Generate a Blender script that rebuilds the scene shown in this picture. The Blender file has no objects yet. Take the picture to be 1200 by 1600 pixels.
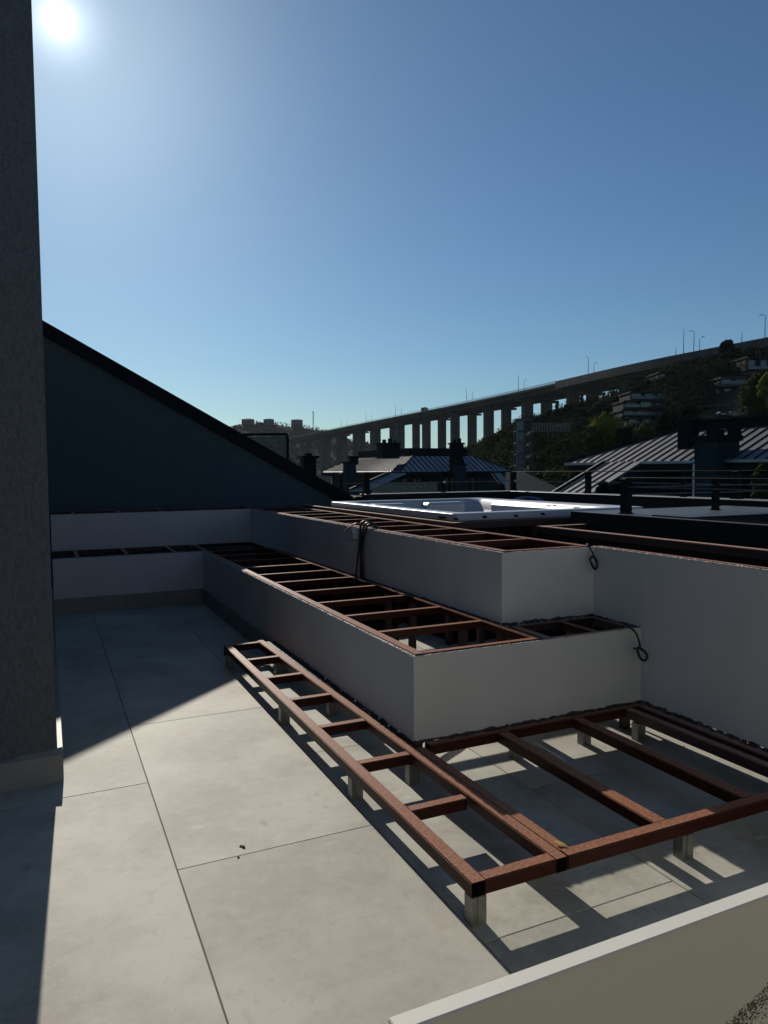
import bpy, bmesh, math, random
import numpy as np
from mathutils import Vector, Matrix
R = math.radians
random.seed(7)
rng = np.random.default_rng(7)
scene = bpy.context.scene
col = scene.collection

# ------------------------------------------------------------------ camera
HAZE = .00003
H = 1.6; FPX = 1136.9; PITCH = .0566; ROLL = -.0081; YAW = .434
CAM = Vector((0, 0, H))
fw = Vector((math.sin(YAW)*math.cos(PITCH), math.cos(YAW)*math.cos(PITCH), -math.sin(PITCH)))
r0 = Vector((math.cos(YAW), -math.sin(YAW), 0)); u0 = r0.cross(fw)
RT = r0*math.cos(ROLL) + u0*math.sin(ROLL); UP = -r0*math.sin(ROLL) + u0*math.cos(ROLL)
cd = bpy.data.cameras.new('camera'); cam = bpy.data.objects.new('camera', cd); col.objects.link(cam)
cam.matrix_world = Matrix(((RT.x, UP.x, -fw.x, 0), (RT.y, UP.y, -fw.y, 0), (RT.z, UP.z, -fw.z, H), (0, 0, 0, 1)))
cd.sensor_fit = 'VERTICAL'; cd.sensor_height = 36; cd.sensor_width = 27; cd.lens = 36*FPX/1600
cd.clip_start = .02; cd.clip_end = 8000
scene.camera = cam
scene.render.resolution_x = 768; scene.render.resolution_y = 1024

# ------------------------------------------------------------------ light
SUN_EL = R(27.9); SUN_AZ = R(2.4)            # azimuth clockwise from +Y
SD = Vector((math.sin(SUN_AZ)*math.cos(SUN_EL), math.cos(SUN_AZ)*math.cos(SUN_EL), math.sin(SUN_EL)))
sl = bpy.data.lights.new('sun', 'SUN'); sl.energy = 5; sl.angle = R(.5); sl.color = (1, .93, .82)
so = bpy.data.objects.new('sun', sl); col.objects.link(so)
so.rotation_euler = (-SD).to_track_quat('-Z', 'Y').to_euler()
w = bpy.data.worlds.new('World'); scene.world = w; w.use_nodes = True
nt = w.node_tree; nt.nodes.clear()
out = nt.nodes.new('ShaderNodeOutputWorld'); bg = nt.nodes.new('ShaderNodeBackground')
sky = nt.nodes.new('ShaderNodeTexSky'); sky.sky_type = 'NISHITA'; sky.sun_disc = False
sky.sun_elevation = SUN_EL; sky.sun_rotation = SUN_AZ
sky.altitude = 60; sky.air_density = 1.0; sky.dust_density = .35; sky.ozone_density = 2.2
bg.inputs['Strength'].default_value = .05
wb = nt.nodes.new('ShaderNodeMix'); wb.data_type = 'RGBA'; wb.blend_type = 'MULTIPLY'; wb.inputs[0].default_value = 1
wb.inputs[7].default_value = (.78, 1.09, 1.30, 1); nt.links.new(sky.outputs[0], wb.inputs[6]); nt.links.new(wb.outputs[2], bg.inputs[0])
# aureole round the sun, in the sky itself
tc = nt.nodes.new('ShaderNodeTexCoord')
dt = nt.nodes.new('ShaderNodeVectorMath'); dt.operation = 'DOT_PRODUCT'
SV = Vector((math.sin(R(1.8))*math.cos(R(28.9)), math.cos(R(1.8))*math.cos(R(28.9)), math.sin(R(28.9))))
nt.links.new(tc.outputs['Generated'], dt.inputs[0]); dt.inputs[1].default_value = SV
def wmath(op, a, b):
    n = nt.nodes.new('ShaderNodeMath'); n.operation = op
    for i, v in enumerate((a, b)):
        if isinstance(v, (int, float)): n.inputs[i].default_value = v
        else: nt.links.new(v, n.inputs[i])
    return n.outputs[0]
d = wmath('MAXIMUM', dt.outputs['Value'], 0.0)
g1 = wmath('ADD', wmath('MULTIPLY', wmath('POWER', d, 22000.0), 4.0), wmath('MULTIPLY', wmath('POWER', d, 1900.0), .6))
g2 = wmath('MULTIPLY', wmath('POWER', d, 90.0), .14)
g3 = wmath('MULTIPLY', wmath('POWER', d, 12.0), .02)
gs = wmath('ADD', wmath('ADD', g1, g2), g3)
bg2 = nt.nodes.new('ShaderNodeBackground'); bg2.inputs[0].default_value = (.90, .96, 1, 1)
nt.links.new(gs, bg2.inputs['Strength'])
ad = nt.nodes.new('ShaderNodeAddShader')
nt.links.new(bg.outputs[0], ad.inputs[0]); nt.links.new(bg2.outputs[0], ad.inputs[1])
nt.links.new(ad.outputs[0], out.inputs[0])
scene.view_settings.view_transform = 'Standard'; scene.view_settings.look = 'None'
scene.view_settings.exposure = 0.0; scene.view_settings.gamma = 1
scene.cycles.max_bounces = 6; scene.cycles.sample_clamp_indirect = 4

# ------------------------------------------------------------------ helpers
def at(u, v, depth):                       # a point at a real depth along a line of sight
    return CAM + (fw + RT*((u-600)/FPX) - UP*((v-800)/FPX))*depth
def px(p):
    q = Vector(p) - CAM; z = q.dot(fw)
    return 600+FPX*q.dot(RT)/z, 800-FPX*q.dot(UP)/z
def along(p, d, u):                        # p + t*d that stands at bearing u
    d = Vector(d); k = (u-600)/FPX; q = p-CAM; n = RT - fw*k
    return p + d*(-q.dot(n)/d.dot(n))
def onz(u, v, z):
    r = fw + RT*((u-600)/FPX) - UP*((v-800)/FPX)
    return CAM + r*((z-H)/r.z)

def mat(name, c, rough=.6, c2=None, scale=4., detail=6., bump=0., bscale=60., metal=0., dust=None, dustamt=.8,
        spec=.5, coords='Object', lo=.35, hi=.65, stretch=None, coat=0., speck=0.):
    m = bpy.data.materials.new(name); m.use_nodes = True; t = m.node_tree; b = t.nodes['Principled BSDF']
    b.inputs['Roughness'].default_value = rough; b.inputs['Metallic'].default_value = metal
    b.inputs['Specular IOR Level'].default_value = spec; b.inputs['Coat Weight'].default_value = coat
    b.inputs['Base Color'].default_value = (*c, 1)
    co = t.nodes.new('ShaderNodeTexCoord'); src = co.outputs[coords]
    if stretch:
        mp = t.nodes.new('ShaderNodeMapping'); mp.inputs['Scale'].default_value = stretch
        t.links.new(src, mp.inputs[0]); src = mp.outputs[0]
    cur = None
    if c2:
        n = t.nodes.new('ShaderNodeTexNoise'); n.inputs['Scale'].default_value = scale; n.inputs['Detail'].default_value = detail
        n.inputs['Roughness'].default_value = .62
        t.links.new(src, n.inputs[0])
        r = t.nodes.new('ShaderNodeMapRange'); r.inputs[1].default_value = lo; r.inputs[2].default_value = hi
        t.links.new(n.outputs[0], r.inputs[0])
        x = t.nodes.new('ShaderNodeMix'); x.data_type = 'RGBA'; x.inputs[6].default_value = (*c, 1); x.inputs[7].default_value = (*c2, 1)
        t.links.new(r.outputs[0], x.inputs[0]); cur = x.outputs[2]
    if dust:
        g = t.nodes.new('ShaderNodeNewGeometry'); s = t.nodes.new('ShaderNodeSeparateXYZ'); t.links.new(g.outputs['True Normal'], s.inputs[0])
        n = t.nodes.new('ShaderNodeTexNoise'); n.inputs['Scale'].default_value = 90; n.inputs['Detail'].default_value = 8
        t.links.new(co.outputs['Object'], n.inputs[0])
        r = t.nodes.new('ShaderNodeMapRange'); r.inputs[1].default_value = .3; r.inputs[2].default_value = .6; r.inputs[3].default_value = .45; t.links.new(n.outputs[0], r.inputs[0])
        a = t.nodes.new('ShaderNodeMath'); a.operation = 'MULTIPLY'; a.use_clamp = True; t.links.new(s.outputs[2], a.inputs[0]); t.links.new(r.outputs[0], a.inputs[1])
        a2 = t.nodes.new('ShaderNodeMath'); a2.operation = 'MULTIPLY'; t.links.new(a.outputs[0], a2.inputs[0]); a2.inputs[1].default_value = dustamt
        x = t.nodes.new('ShaderNodeMix'); x.data_type = 'RGBA'; x.inputs[7].default_value = (*dust, 1)
        if cur: t.links.new(cur, x.inputs[6])
        else: x.inputs[6].default_value = (*c, 1)
        t.links.new(a2.outputs[0], x.inputs[0]); cur = x.outputs[2]
    if speck:
        n = t.nodes.new('ShaderNodeTexVoronoi'); n.inputs['Scale'].default_value = 26; t.links.new(src, n.inputs[0])
        r = t.nodes.new('ShaderNodeMapRange'); r.inputs[1].default_value = .06; r.inputs[2].default_value = .03; r.inputs[4].default_value = speck
        t.links.new(n.outputs[0], r.inputs[0])
        x = t.nodes.new('ShaderNodeMix'); x.data_type = 'RGBA'; x.inputs[7].default_value = (c[0]*.25, c[1]*.25, c[2]*.25, 1)
        t.links.new(cur, x.inputs[6]); t.links.new(r.outputs[0], x.inputs[0]); cur = x.outputs[2]
    if cur: t.links.new(cur, b.inputs['Base Color'])
    if bump:
        n = t.nodes.new('ShaderNodeTexNoise'); n.inputs['Scale'].default_value = bscale; n.inputs['Detail'].default_value = 5
        t.links.new(src, n.inputs[0]); bp = t.nodes.new('ShaderNodeBump'); bp.inputs['Strength'].default_value = bump; bp.inputs['Distance'].default_value = .02
        t.links.new(n.outputs[0], bp.inputs['Height']); t.links.new(bp.outputs[0], b.inputs['Normal'])
    return m

def glass_mat(name, c, alpha, rough=.05):
    m = bpy.data.materials.new(name); m.use_nodes = True; b = m.node_tree.nodes['Principled BSDF']
    b.inputs['Base Color'].default_value = (*c, 1); b.inputs['Alpha'].default_value = alpha; b.inputs['Roughness'].default_value = rough
    return m

M = {}
M['primer'] = mat('red_primer_steel', (.022, .0036, .0021), .45, (.034, .006, .0034), 40, dust=(.34, .155, .09), dustamt=.85, bump=.12, bscale=150, spec=.16)
M['primer_dark'] = mat('old_primer_steel', (.016, .005, .004), .6, (.028, .009, .007), 30, spec=.5, dust=(.42, .24, .16), dustamt=.85, bump=.15, bscale=120)
M['galv'] = mat('galvanised_steel', (.13, .135, .13), .42, (.20, .205, .195), 14, metal=.6, bump=.05, bscale=60)
M['board'] = mat('cement_board', (.36, .37, .38), .85, (.44, .45, .46), 1.3, detail=9, bump=.3, bscale=9, lo=.3, hi=.7, stretch=(1, 1, .6))
M['board_edge'] = mat('chipped_board_edge', (.45, .42, .38), .9, (.28, .2, .16), 30, bump=.5, bscale=90)
M['mortar'] = mat('mortar_crumbs', (.20, .195, .19), .95, (.34, .33, .31), 30, bump=.4)
M['black_seal'] = mat('bitumen_sealant', (.012, .012, .014), .6, (.03, .028, .028), 40, bump=.6, bscale=80)
M['cream_render'] = mat('cream_render', (.46, .44, .385), .9, (.52, .50, .44), 3, bump=.3)
M['grime'] = mat('brown_grime', (.07, .066, .052), .9, (.11, .105, .085), 20)
M['skirting'] = mat('skirting_tile', (.15, .155, .155), .6, (.19, .195, .19), 5)
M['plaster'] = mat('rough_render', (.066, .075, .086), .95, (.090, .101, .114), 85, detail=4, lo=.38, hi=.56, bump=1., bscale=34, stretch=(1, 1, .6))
M['gable'] = mat('dark_render', (.034, .058, .076), .95, (.044, .069, .088), 50, detail=3, lo=.35, hi=.5, bump=.9, bscale=30, stretch=(1, 1, .4))
M['roof_dark'] = mat('dark_sheet_metal', (.008, .009, .013), .7, (.012, .013, .017), 5, spec=.06)
M['black_metal'] = mat('black_paint_metal', (.005, .006, .008), .6, (.008, .008, .010), 20, bump=.05, spec=.1)
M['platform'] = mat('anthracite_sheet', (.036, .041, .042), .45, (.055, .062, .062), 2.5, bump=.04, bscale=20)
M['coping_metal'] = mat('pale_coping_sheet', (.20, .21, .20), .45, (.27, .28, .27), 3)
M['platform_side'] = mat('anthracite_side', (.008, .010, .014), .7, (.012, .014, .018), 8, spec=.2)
M['acrylic'] = mat('white_acrylic', (.33, .36, .40), .38, (.37, .40, .44), 3)
M['cable'] = mat('black_cable', (.008, .008, .009), .38)
M['red_wire'] = mat('red_brown_wire', (.16, .05, .03), .5)
M['jbox'] = mat('grey_plastic_box', (.42, .43, .46), .5, (.28, .29, .32), 25, bump=.2)
M['blue_hose'] = mat('blue_hose', (.05, .13, .26), .3)
M['leaf_dry'] = mat('dry_yellow_leaf', (.42, .29, .04), .7, (.25, .14, .03), 60)
M['void'] = mat('cavity_shade_black', (.008, .008, .009), .95, (.012, .012, .012), 6, spec=.1)  # near-black that paints in the shade of cavities and tube ends
M['parapet'] = mat('cream_coated_panel', (.58, .56, .49), .4, (.63, .61, .54), 3, bump=.03, bscale=8)
M['parapet_face'] = mat('cream_panel_face', (.66, .63, .50), .35, (.71, .68, .545), 1.1, bump=.03, bscale=2.5, coat=.35)
M['concrete'] = mat('viaduct_concrete', (.05, .052, .048), .9, (.095, .095, .087), .12, detail=8, stretch=(1, 1, .25), bump=.3, bscale=1.2)
M['concrete_dark'] = mat('weathered_concrete', (.05, .055, .053), .9, (.08, .083, .08), .2, stretch=(1, 1, .3))
M['asphalt'] = mat('asphalt', (.05, .05, .05), .9, (.07, .07, .07), .5)
M['lamp_metal'] = mat('lamp_grey_steel', (.12, .13, .14), .5, metal=.3)
M['house_wall'] = mat('blue_grey_house_render', (.020, .032, .038), .9, (.034, .046, .052), 1.2, bump=.2, bscale=12, spec=.15)
M['house_dark'] = mat('dark_timber_cladding', (.02, .021, .022), .8, (.03, .03, .03), 3)  # even near-black grey with slight mottling
M['soffit'] = mat('eave_soffit', (.02, .021, .023), .9, (.028, .028, .03), 3)
M['zinc'] = mat('zinc_standing_seam', (.27, .275, .28), .56, (.36, .365, .37), .8, metal=.85, bump=.05, bscale=3)
M['zinc_brown'] = mat('grey_standing_seam', (.12, .115, .12), .5, (.16, .152, .158), .7, metal=.3, bump=.05, bscale=3)
M['slate_roof'] = mat('blue_grey_slate', (.006, .013, .015), .9, (.010, .018, .02), .5, spec=.1)
M['seam'] = mat('dark_seam', (.02, .02, .022), .5, (.03, .03, .032), 3)
M['window'] = mat('dark_window_glass', (.015, .02, .024), .08, spec=.8)
M['window_pale'] = mat('pale_glass_rail', (.10, .125, .145), .2, (.06, .08, .095), 2)
M['white_bit'] = mat('white_paint', (.7, .7, .7), .5, (.6, .6, .6), 3)
M['soil'] = mat('hill_soil', (.03, .035, .022), .95, (.055, .05, .035), .05, detail=10, bump=.5, bscale=.4)
M['ground'] = mat('valley_ground', (.014, .02, .014), .95, (.028, .032, .022), .02, detail=10)
M['far_ground'] = mat('far_hill_scrub', (.022, .028, .024), .95, (.045, .05, .042), .03, detail=12, lo=.4, hi=.6)
M['bark'] = mat('bark', (.06, .045, .03), .9, (.10, .08, .06), 6)
M['slab_dark'] = mat('dark_balcony_slab', (.026, .026, .026), .9, (.045, .045, .044), .6)
M['tower_steel'] = mat('green_grey_steel', (.04, .062, .063), .6, (.065, .09, .09), 1, metal=.3)
M['tower_glass'] = mat('lift_glass', (.05, .085, .09), .2, (.10, .14, .145), .6)
M['terracotta'] = mat('tile_roof', (.16, .12, .10), .9, (.20, .15, .13), 1)
def leafmat(name, a, b):
    m = mat(name, a, .95, b, .14, detail=5, lo=.38, hi=.62, spec=.0)
    return m
M['leaf_dark'] = leafmat('foliage_dark', (.004, .007, .004), (.015, .021, .009))
M['leaf_olive'] = leafmat('foliage_olive', (.030, .036, .013), (.068, .066, .024))
M['leaf_yellow'] = leafmat('foliage_yellow_green', (.10, .105, .020), (.20, .185, .035))
M['leaf_mid'] = leafmat('foliage_mid', (.008, .013, .006), (.028, .036, .013))

def tile_mat():
    m = bpy.data.materials.new('concrete_look_tile'); m.use_nodes = True; t = m.node_tree; b = t.nodes['Principled BSDF']
    g = t.nodes.new('ShaderNodeTexCoord')
    at_ = t.nodes.new('ShaderNodeAttribute'); at_.attribute_name = 'tint'; at_.attribute_type = 'GEOMETRY'
    off = t.nodes.new('ShaderNodeVectorMath'); off.operation = 'MULTIPLY_ADD'
    t.links.new(at_.outputs['Vector'], off.inputs[0]); off.inputs[1].default_value = (37, 37, 37); t.links.new(g.outputs['Object'], off.inputs[2])
    def noise(scale, detail=8, rough=.6, dist=0.):
        n = t.nodes.new('ShaderNodeTexNoise'); n.inputs['Scale'].default_value = scale; n.inputs['Detail'].default_value = detail
        n.inputs['Roughness'].default_value = rough; n.inputs['Distortion'].default_value = dist; t.links.new(off.outputs[0], n.inputs[0]); return n.outputs[0]
    def rng_(v, a, b_, c=0., d_=1.):
        r = t.nodes.new('ShaderNodeMapRange'); r.inputs[1].default_value = a; r.inputs[2].default_value = b_; r.inputs[3].default_value = c; r.inputs[4].default_value = d_
        t.links.new(v, r.inputs[0]); return r.outputs[0]
    def mix(f, a, b_):
        x = t.nodes.new('ShaderNodeMix'); x.data_type = 'RGBA'
        t.links.new(f, x.inputs[0])
        for i, v in ((6, a), (7, b_)):
            if isinstance(v, tuple): x.inputs[i].default_value = (*v, 1)
            else: t.links.new(v, x.inputs[i])
        return x.outputs[2]
    c = mix(rng_(noise(1.6, 9, .65, 0.), .40, .60), (.25, .242, .20), (.42, .402, .345))
    c = mix(rng_(noise(15, 12, .8, 0.), .46, .66, 0, .6), c, (.41, .40, .355))
    c = mix(rng_(noise(22, 10, .75, 0.), .56, .68, 0, .5), c, (.20, .19, .155))
    c = mix(rng_(noise(2.6, 8, .65, 0.), .60, .70, 0, .6), c, (.27, .19, .165))
    def ridge(scale, rot, st):
        mp = t.nodes.new('ShaderNodeMapping'); mp.inputs['Rotation'].default_value = (0, 0, rot); mp.inputs['Scale'].default_value = st
        t.links.new(off.outputs[0], mp.inputs[0])
        n = t.nodes.new('ShaderNodeTexNoise'); n.noise_type = 'RIDGED_MULTIFRACTAL'; n.inputs['Scale'].default_value = scale; n.inputs['Detail'].default_value = 6
        t.links.new(mp.outputs[0], n.inputs[0]); return n.outputs[0]
    def mul(a, b_):
        x = t.nodes.new('ShaderNodeMath'); x.operation = 'MULTIPLY'; t.links.new(a, x.inputs[0]); t.links.new(b_, x.inputs[1]); return x.outputs[0]
    stroke = mul(rng_(ridge(7, .6, (1, 2.6, 1)), .25, .7, 0, 1.), rng_(noise(2.2, 5, .6), .42, .62))
    c = mix(stroke, c, (.46, .45, .40))
    stroke2 = mul(rng_(ridge(9, -.5, (2.4, 1, 1)), .3, .75, 0, .8), rng_(noise(1.9, 5, .6), .45, .65))
    c = mix(stroke2, c, (.19, .18, .15))
    sp = t.nodes.new('ShaderNodeSeparateXYZ'); t.links.new(at_.outputs['Vector'], sp.inputs[0])
    c = mix(rng_(sp.outputs[0], 0, 1, 0, .30), c, (.30, .265, .225)); c = mix(rng_(sp.outputs[1], 0, 1, 0, .22), c, (.27, .275, .225))
    v = t.nodes.new('ShaderNodeTexVoronoi'); v.inputs['Scale'].default_value = 11; t.links.new(g.outputs['Object'], v.inputs[0])
    c = mix(rng_(v.outputs[0], .035, .02, 0, .7), c, (.07, .06, .05))
    t.links.new(c, b.inputs['Base Color'])
    b.inputs['Roughness'].default_value = .7; b.inputs['Specular IOR Level'].default_value = .35
    bp = t.nodes.new('ShaderNodeBump'); bp.inputs['Strength'].default_value = .03; bp.inputs['Distance'].default_value = .0008
    t.links.new(noise(40, 8, .7, .5), bp.inputs['Height']); t.links.new(bp.outputs[0], b.inputs['Normal'])
    return m
for k_ in ('ground', 'soil', 'far_ground', 'house_dark', 'slab_dark', 'concrete', 'concrete_dark', 'soffit', 'slate_roof', 'terracotta', 'asphalt', 'bark', 'seam', 'house_wall'):
    M[k_].node_tree.nodes['Principled BSDF'].inputs['Specular IOR Level'].default_value = .04
M['tile'] = tile_mat()
M['grout'] = mat('grout', (.10, .098, .08), .9)

def tag(o, label=None, cat=None, group=None, kind=None):
    if label: o['label'] = label
    if cat: o['category'] = cat
    if group: o['group'] = group
    if kind: o['kind'] = kind
    return o
def thing(name, label, cat, loc=(0, 0, 0), group=None):
    o = bpy.data.objects.new(name, None); col.objects.link(o); o.location = loc; o.empty_display_size = .1
    return tag(o, label, cat, group)
def link(name, me, m, parent=None, label=None):
    o = bpy.data.objects.new(name, me); col.objects.link(o)
    for x in (m if isinstance(m, (list, tuple)) else [m]): me.materials.append(M[x] if isinstance(x, str) else x)
    if parent:
        o.parent = parent
        p = parent; off = Vector((0, 0, 0))
        while p: off += p.location; p = p.parent
        o.location = -off
    if label: o['label'] = label
    return o
class MB:
    def __init__(s): s.v = []; s.f = []; s.mi = []
    def add(s, vs, fs, mi=0):
        n = len(s.v); s.v += [tuple(v) for v in vs]; s.f += [tuple(i+n for i in f) for f in fs]; s.mi += [mi]*len(fs); return s
    def box(s, a, b, mi=0, c=0.):
        x0, x1 = sorted((a[0], b[0])); y0, y1 = sorted((a[1], b[1])); z0, z1 = sorted((a[2], b[2]))
        if c:
            bm = bmesh.new(); bmesh.ops.create_cube(bm, size=1)
            for v in bm.verts: v.co = Vector(((x0+x1)/2+v.co.x*(x1-x0), (y0+y1)/2+v.co.y*(y1-y0), (z0+z1)/2+v.co.z*(z1-z0)))
            bmesh.ops.bevel(bm, geom=bm.edges[:], offset=c, segments=1, affect='EDGES')
            bm.verts.index_update(); s.add([v.co[:] for v in bm.verts], [[v.index for v in f.verts] for f in bm.faces], mi); bm.free(); return s
        return s.add([(x, y, z) for z in (z0, z1) for y in (y0, y1) for x in (x0, x1)],
                     [(0, 2, 3, 1), (4, 5, 7, 6), (0, 1, 5, 4), (2, 6, 7, 3), (0, 4, 6, 2), (1, 3, 7, 5)], mi)
    def obox(s, p, ax, ay, az, mi=0):           # oriented box from corner p with three edge vectors
        p, ax, ay, az = map(Vector, (p, ax, ay, az))
        vs = [p+ax*i+ay*j+az*k for k in (0, 1) for j in (0, 1) for i in (0, 1)]
        return s.add(vs, [(0, 2, 3, 1), (4, 5, 7, 6), (0, 1, 5, 4), (2, 6, 7, 3), (0, 4, 6, 2), (1, 3, 7, 5)], mi)
    def bar(s, a, b, wd, ht=None, mi=0):        # rectangular bar centred on the line a-b
        a, b = Vector(a), Vector(b); ht = ht or wd; d = (b-a).normalized()
        up = Vector((0, 0, 1)) if abs(d.z) < .95 else Vector((0, 1, 0))
        r = d.cross(up).normalized(); q = r.cross(d)
        return s.obox(a-r*wd/2-q*ht/2, b-a, r*wd, q*ht, mi)
    def prism(s, pts, d, mi=0):                 # polygon extruded by vector d
        pts = [Vector(p) for p in pts]; n = len(pts); d = Vector(d)
        return s.add(pts+[p+d for p in pts], [tuple(range(n))[::-1], tuple(range(n, 2*n))]+[(i, (i+1) % n, n+(i+1) % n, n+i) for i in range(n)], mi)
    def tube(s, pts, r, n=8, mi=0, closed=False):
        pts = [Vector(p) for p in pts]; m = len(pts); base = len(s.v); ref = Vector((.13, .31, .94)).normalized()
        for i, p in enumerate(pts):
            a = pts[(i-1) % m] if (closed or i) else p; b = pts[(i+1) % m] if (closed or i < m-1) else p
            t = (b-a).normalized(); x = t.cross(ref).normalized(); y = t.cross(x)
            rr = r[i] if isinstance(r, (list, tuple)) else r
            for k in range(n): s.v.append(tuple(p+(x*math.cos(2*math.pi*k/n)+y*math.sin(2*math.pi*k/n))*rr))
        for i in range(m if closed else m-1):
            for k in range(n):
                s.f.append((base+i*n+k, base+i*n+(k+1) % n, base+((i+1) % m)*n+(k+1) % n, base+((i+1) % m)*n+k)); s.mi.append(mi)
        if not closed:
            s.f.append(tuple(base+k for k in range(n))[::-1]); s.f.append(tuple(base+(m-1)*n+k for k in range(n))); s.mi += [mi, mi]
        return s
    def build(s, name, m, parent=None, label=None, smooth=False):
        me = bpy.data.meshes.new(name); me.from_pydata(s.v, [], s.f)
        o = link(name, me, m, parent, label); me.polygons.foreach_set('material_index', s.mi)
        bm = bmesh.new(); bm.from_mesh(me); bmesh.ops.recalc_face_normals(bm, faces=bm.faces[:]); bm.to_mesh(me); bm.free()
        if smooth: me.polygons.foreach_set('use_smooth', [True]*len(me.polygons))
        me.update(); return o

def catmull(pts, n=6):
    pts = [Vector(p) for p in pts]; P = [pts[0]*2-pts[1]]+pts+[pts[-1]*2-pts[-2]]; o = []
    for i in range(1, len(P)-2):
        for k in range(n):
            t = k/n; a, b, c, d_ = P[i-1:i+3]
            o.append(.5*((2*b)+(c-a)*t+(2*a-5*b+4*c-d_)*t*t+(3*b-a-3*c+d_)*t**3))
    o.append(pts[-1]); return o

def tube_beam(name, a, b, parent, m='primer', wd=.06, ht=.06, label=None, hollow=0):
    """rectangular steel tube whose top centre line runs a-b; hollow: bit1 = open end at a, bit2 = open end at b"""
    a, b = Vector(a), Vector(b); d = (b-a); L = d.length; d.normalize(); r = d.cross(Vector((0, 0, 1))).normalized()
    bm = bmesh.new(); bmesh.ops.create_cube(bm, size=1)
    for v in bm.verts: v.co = Vector((v.co.x*wd, v.co.y*L, v.co.z*ht))
    bm.faces.ensure_lookup_table()
    for bit, sgn in ((1, -1), (2, 1)):
        if hollow & bit:
            f = [f for f in bm.faces if f.normal.y*sgn > .9][0]
            bmesh.ops.inset_individual(bm, faces=[f], thickness=.003)
            q_ = bmesh.ops.inset_individual(bm, faces=[f], thickness=.0004)
            for v in f.verts: v.co.y -= sgn*.8
            f.material_index = 1  # inside of the open end coloured near-black in place of its shade
            for g_ in q_['faces']: g_.material_index = 1
    ed = [e for e in bm.edges if abs(e.verts[0].co.x) > wd*.49 and abs(e.verts[1].co.x) > wd*.49 and e.calc_length() > L*.8 and abs(abs(e.verts[0].co.z)-ht/2) < 1e-5]
    bmesh.ops.bevel(bm, geom=ed, offset=.004, segments=2, affect='EDGES')
    mw = Matrix((( r.x, d.x, 0, 0), (r.y, d.y, 0, 0), (r.z, d.z, 1, 0), (0, 0, 0, 1))); mid = (a+b)/2-Vector((0, 0, ht/2))
    for v in bm.verts: v.co = (mw @ v.co)+mid
    bmesh.ops.recalc_face_normals(bm, faces=bm.faces[:])
    me = bpy.data.meshes.new(name); bm.to_mesh(me); bm.free()
    return link(name, me, [m, 'void'] if hollow else m, parent, label)

# ------------------------------------------------------------------ measured dimensions
ZT, Z1, Z2 = .165, .636, 1.0925
X1, Y1, X2, Y2, X3 = 1.715, 3.346, 2.558, 3.78, 3.284
YF1, YF2 = 9.0, 9.91
XO, XI, YO, YOF = 1.2975, 1.718, 2.1015, 5.975

# ================================================================== SETTING
# terrace floor: staggered slabs over a grout bed
def floor():
    mb = MB(); mb.box((-7, -2.5, -.3), (8.2, 14.5, -.004), 1)
    W_, L_, g = .865, 1.835, .0022; cx0 = .430-.865*9
    tints = []
    nb = len(mb.f); tints += [(.5, .5, .5)]*nb
    for i in range(18):
        x0 = cx0+W_*i; par = (i-9) % 2
        y0 = (2.938 if par == 0 else 2.02)-L_*3
        for j in range(9):
            a = (x0+g, y0+L_*j+g); b = (x0+W_-g, y0+L_*(j+1)-g)
            if b[0] > 8.1 or a[0] < -6.9 or b[1] > 14.4: continue
            c = .0012; k = len(mb.f)
            z = rng.uniform(-.0006, .0006)
            mb.add([(a[0], a[1], z-.002), (b[0], a[1], z-.002), (b[0], b[1], z-.002), (a[0], b[1], z-.002),
                    (a[0]+c, a[1]+c, z), (b[0]-c, a[1]+c, z), (b[0]-c, b[1]-c, z), (a[0]+c, b[1]-c, z),
                    (a[0], a[1], -.0045), (b[0], a[1], -.0045), (b[0], b[1], -.0045), (a[0], b[1], -.0045)],
                   [(4, 5, 6, 7)]+[(q, (q+1) % 4, 4+(q+1) % 4, 4+q) for q in range(4)]+[(8+q, 8+(q+1) % 4, (q+1) % 4, q) for q in range(4)], 0)
            tints += [tuple(rng.uniform(0, 1, 3))]*(len(mb.f)-k)
    o = mb.build('terrace_floor', ['tile', 'grout']); tag(o, kind='structure')
    at_ = o.data.attributes.new('tint', 'FLOAT_VECTOR', 'FACE')
    at_.data.foreach_set('vector', np.array(tints).ravel())
floor()
# the building body the terrace stands on
b = MB(); b.box((-7, -2.5, -14), (8.2, 14.5, -.3)); tag(b.build('terrace_slab', 'house_wall'), kind='structure')

# valley ground, one sheet to the horizon
def ground():
    mb = MB(); n = 64; rs = [0, 20, 60, 150, 400, 900, 1500, 2400]; vs = [(0, 0, -14)]
    for r in rs[1:]:
        for k in range(n): a = 2*math.pi*k/n; vs.append((r*math.sin(a), r*math.cos(a), -14))
    fs = [(0, 1+k, 1+(k+1) % n) for k in range(n)]
    for j in range(len(rs)-2):
        for k in range(n): fs.append((1+j*n+k, 1+(j+1)*n+k, 1+(j+1)*n+(k+1) % n, 1+j*n+(k+1) % n))
    mb.add(vs, fs); tag(mb.build('ground', 'ground'), kind='structure')
ground()

def interp(x, tab):
    return float(np.interp(x, [t[0] for t in tab], [t[1] for t in tab]))
def horizon(u): return px(CAM + (fw + RT*((u-600)/FPX)).normalized()*1 + Vector((0, 0, 0)))[1]
def hpt(u, depth, z):                       # point at bearing u, depth, and height z
    q = at(u, 735, depth); return Vector((q.x, q.y, z))
def elev(u, v, depth): return at(u, v, depth).z

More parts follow.
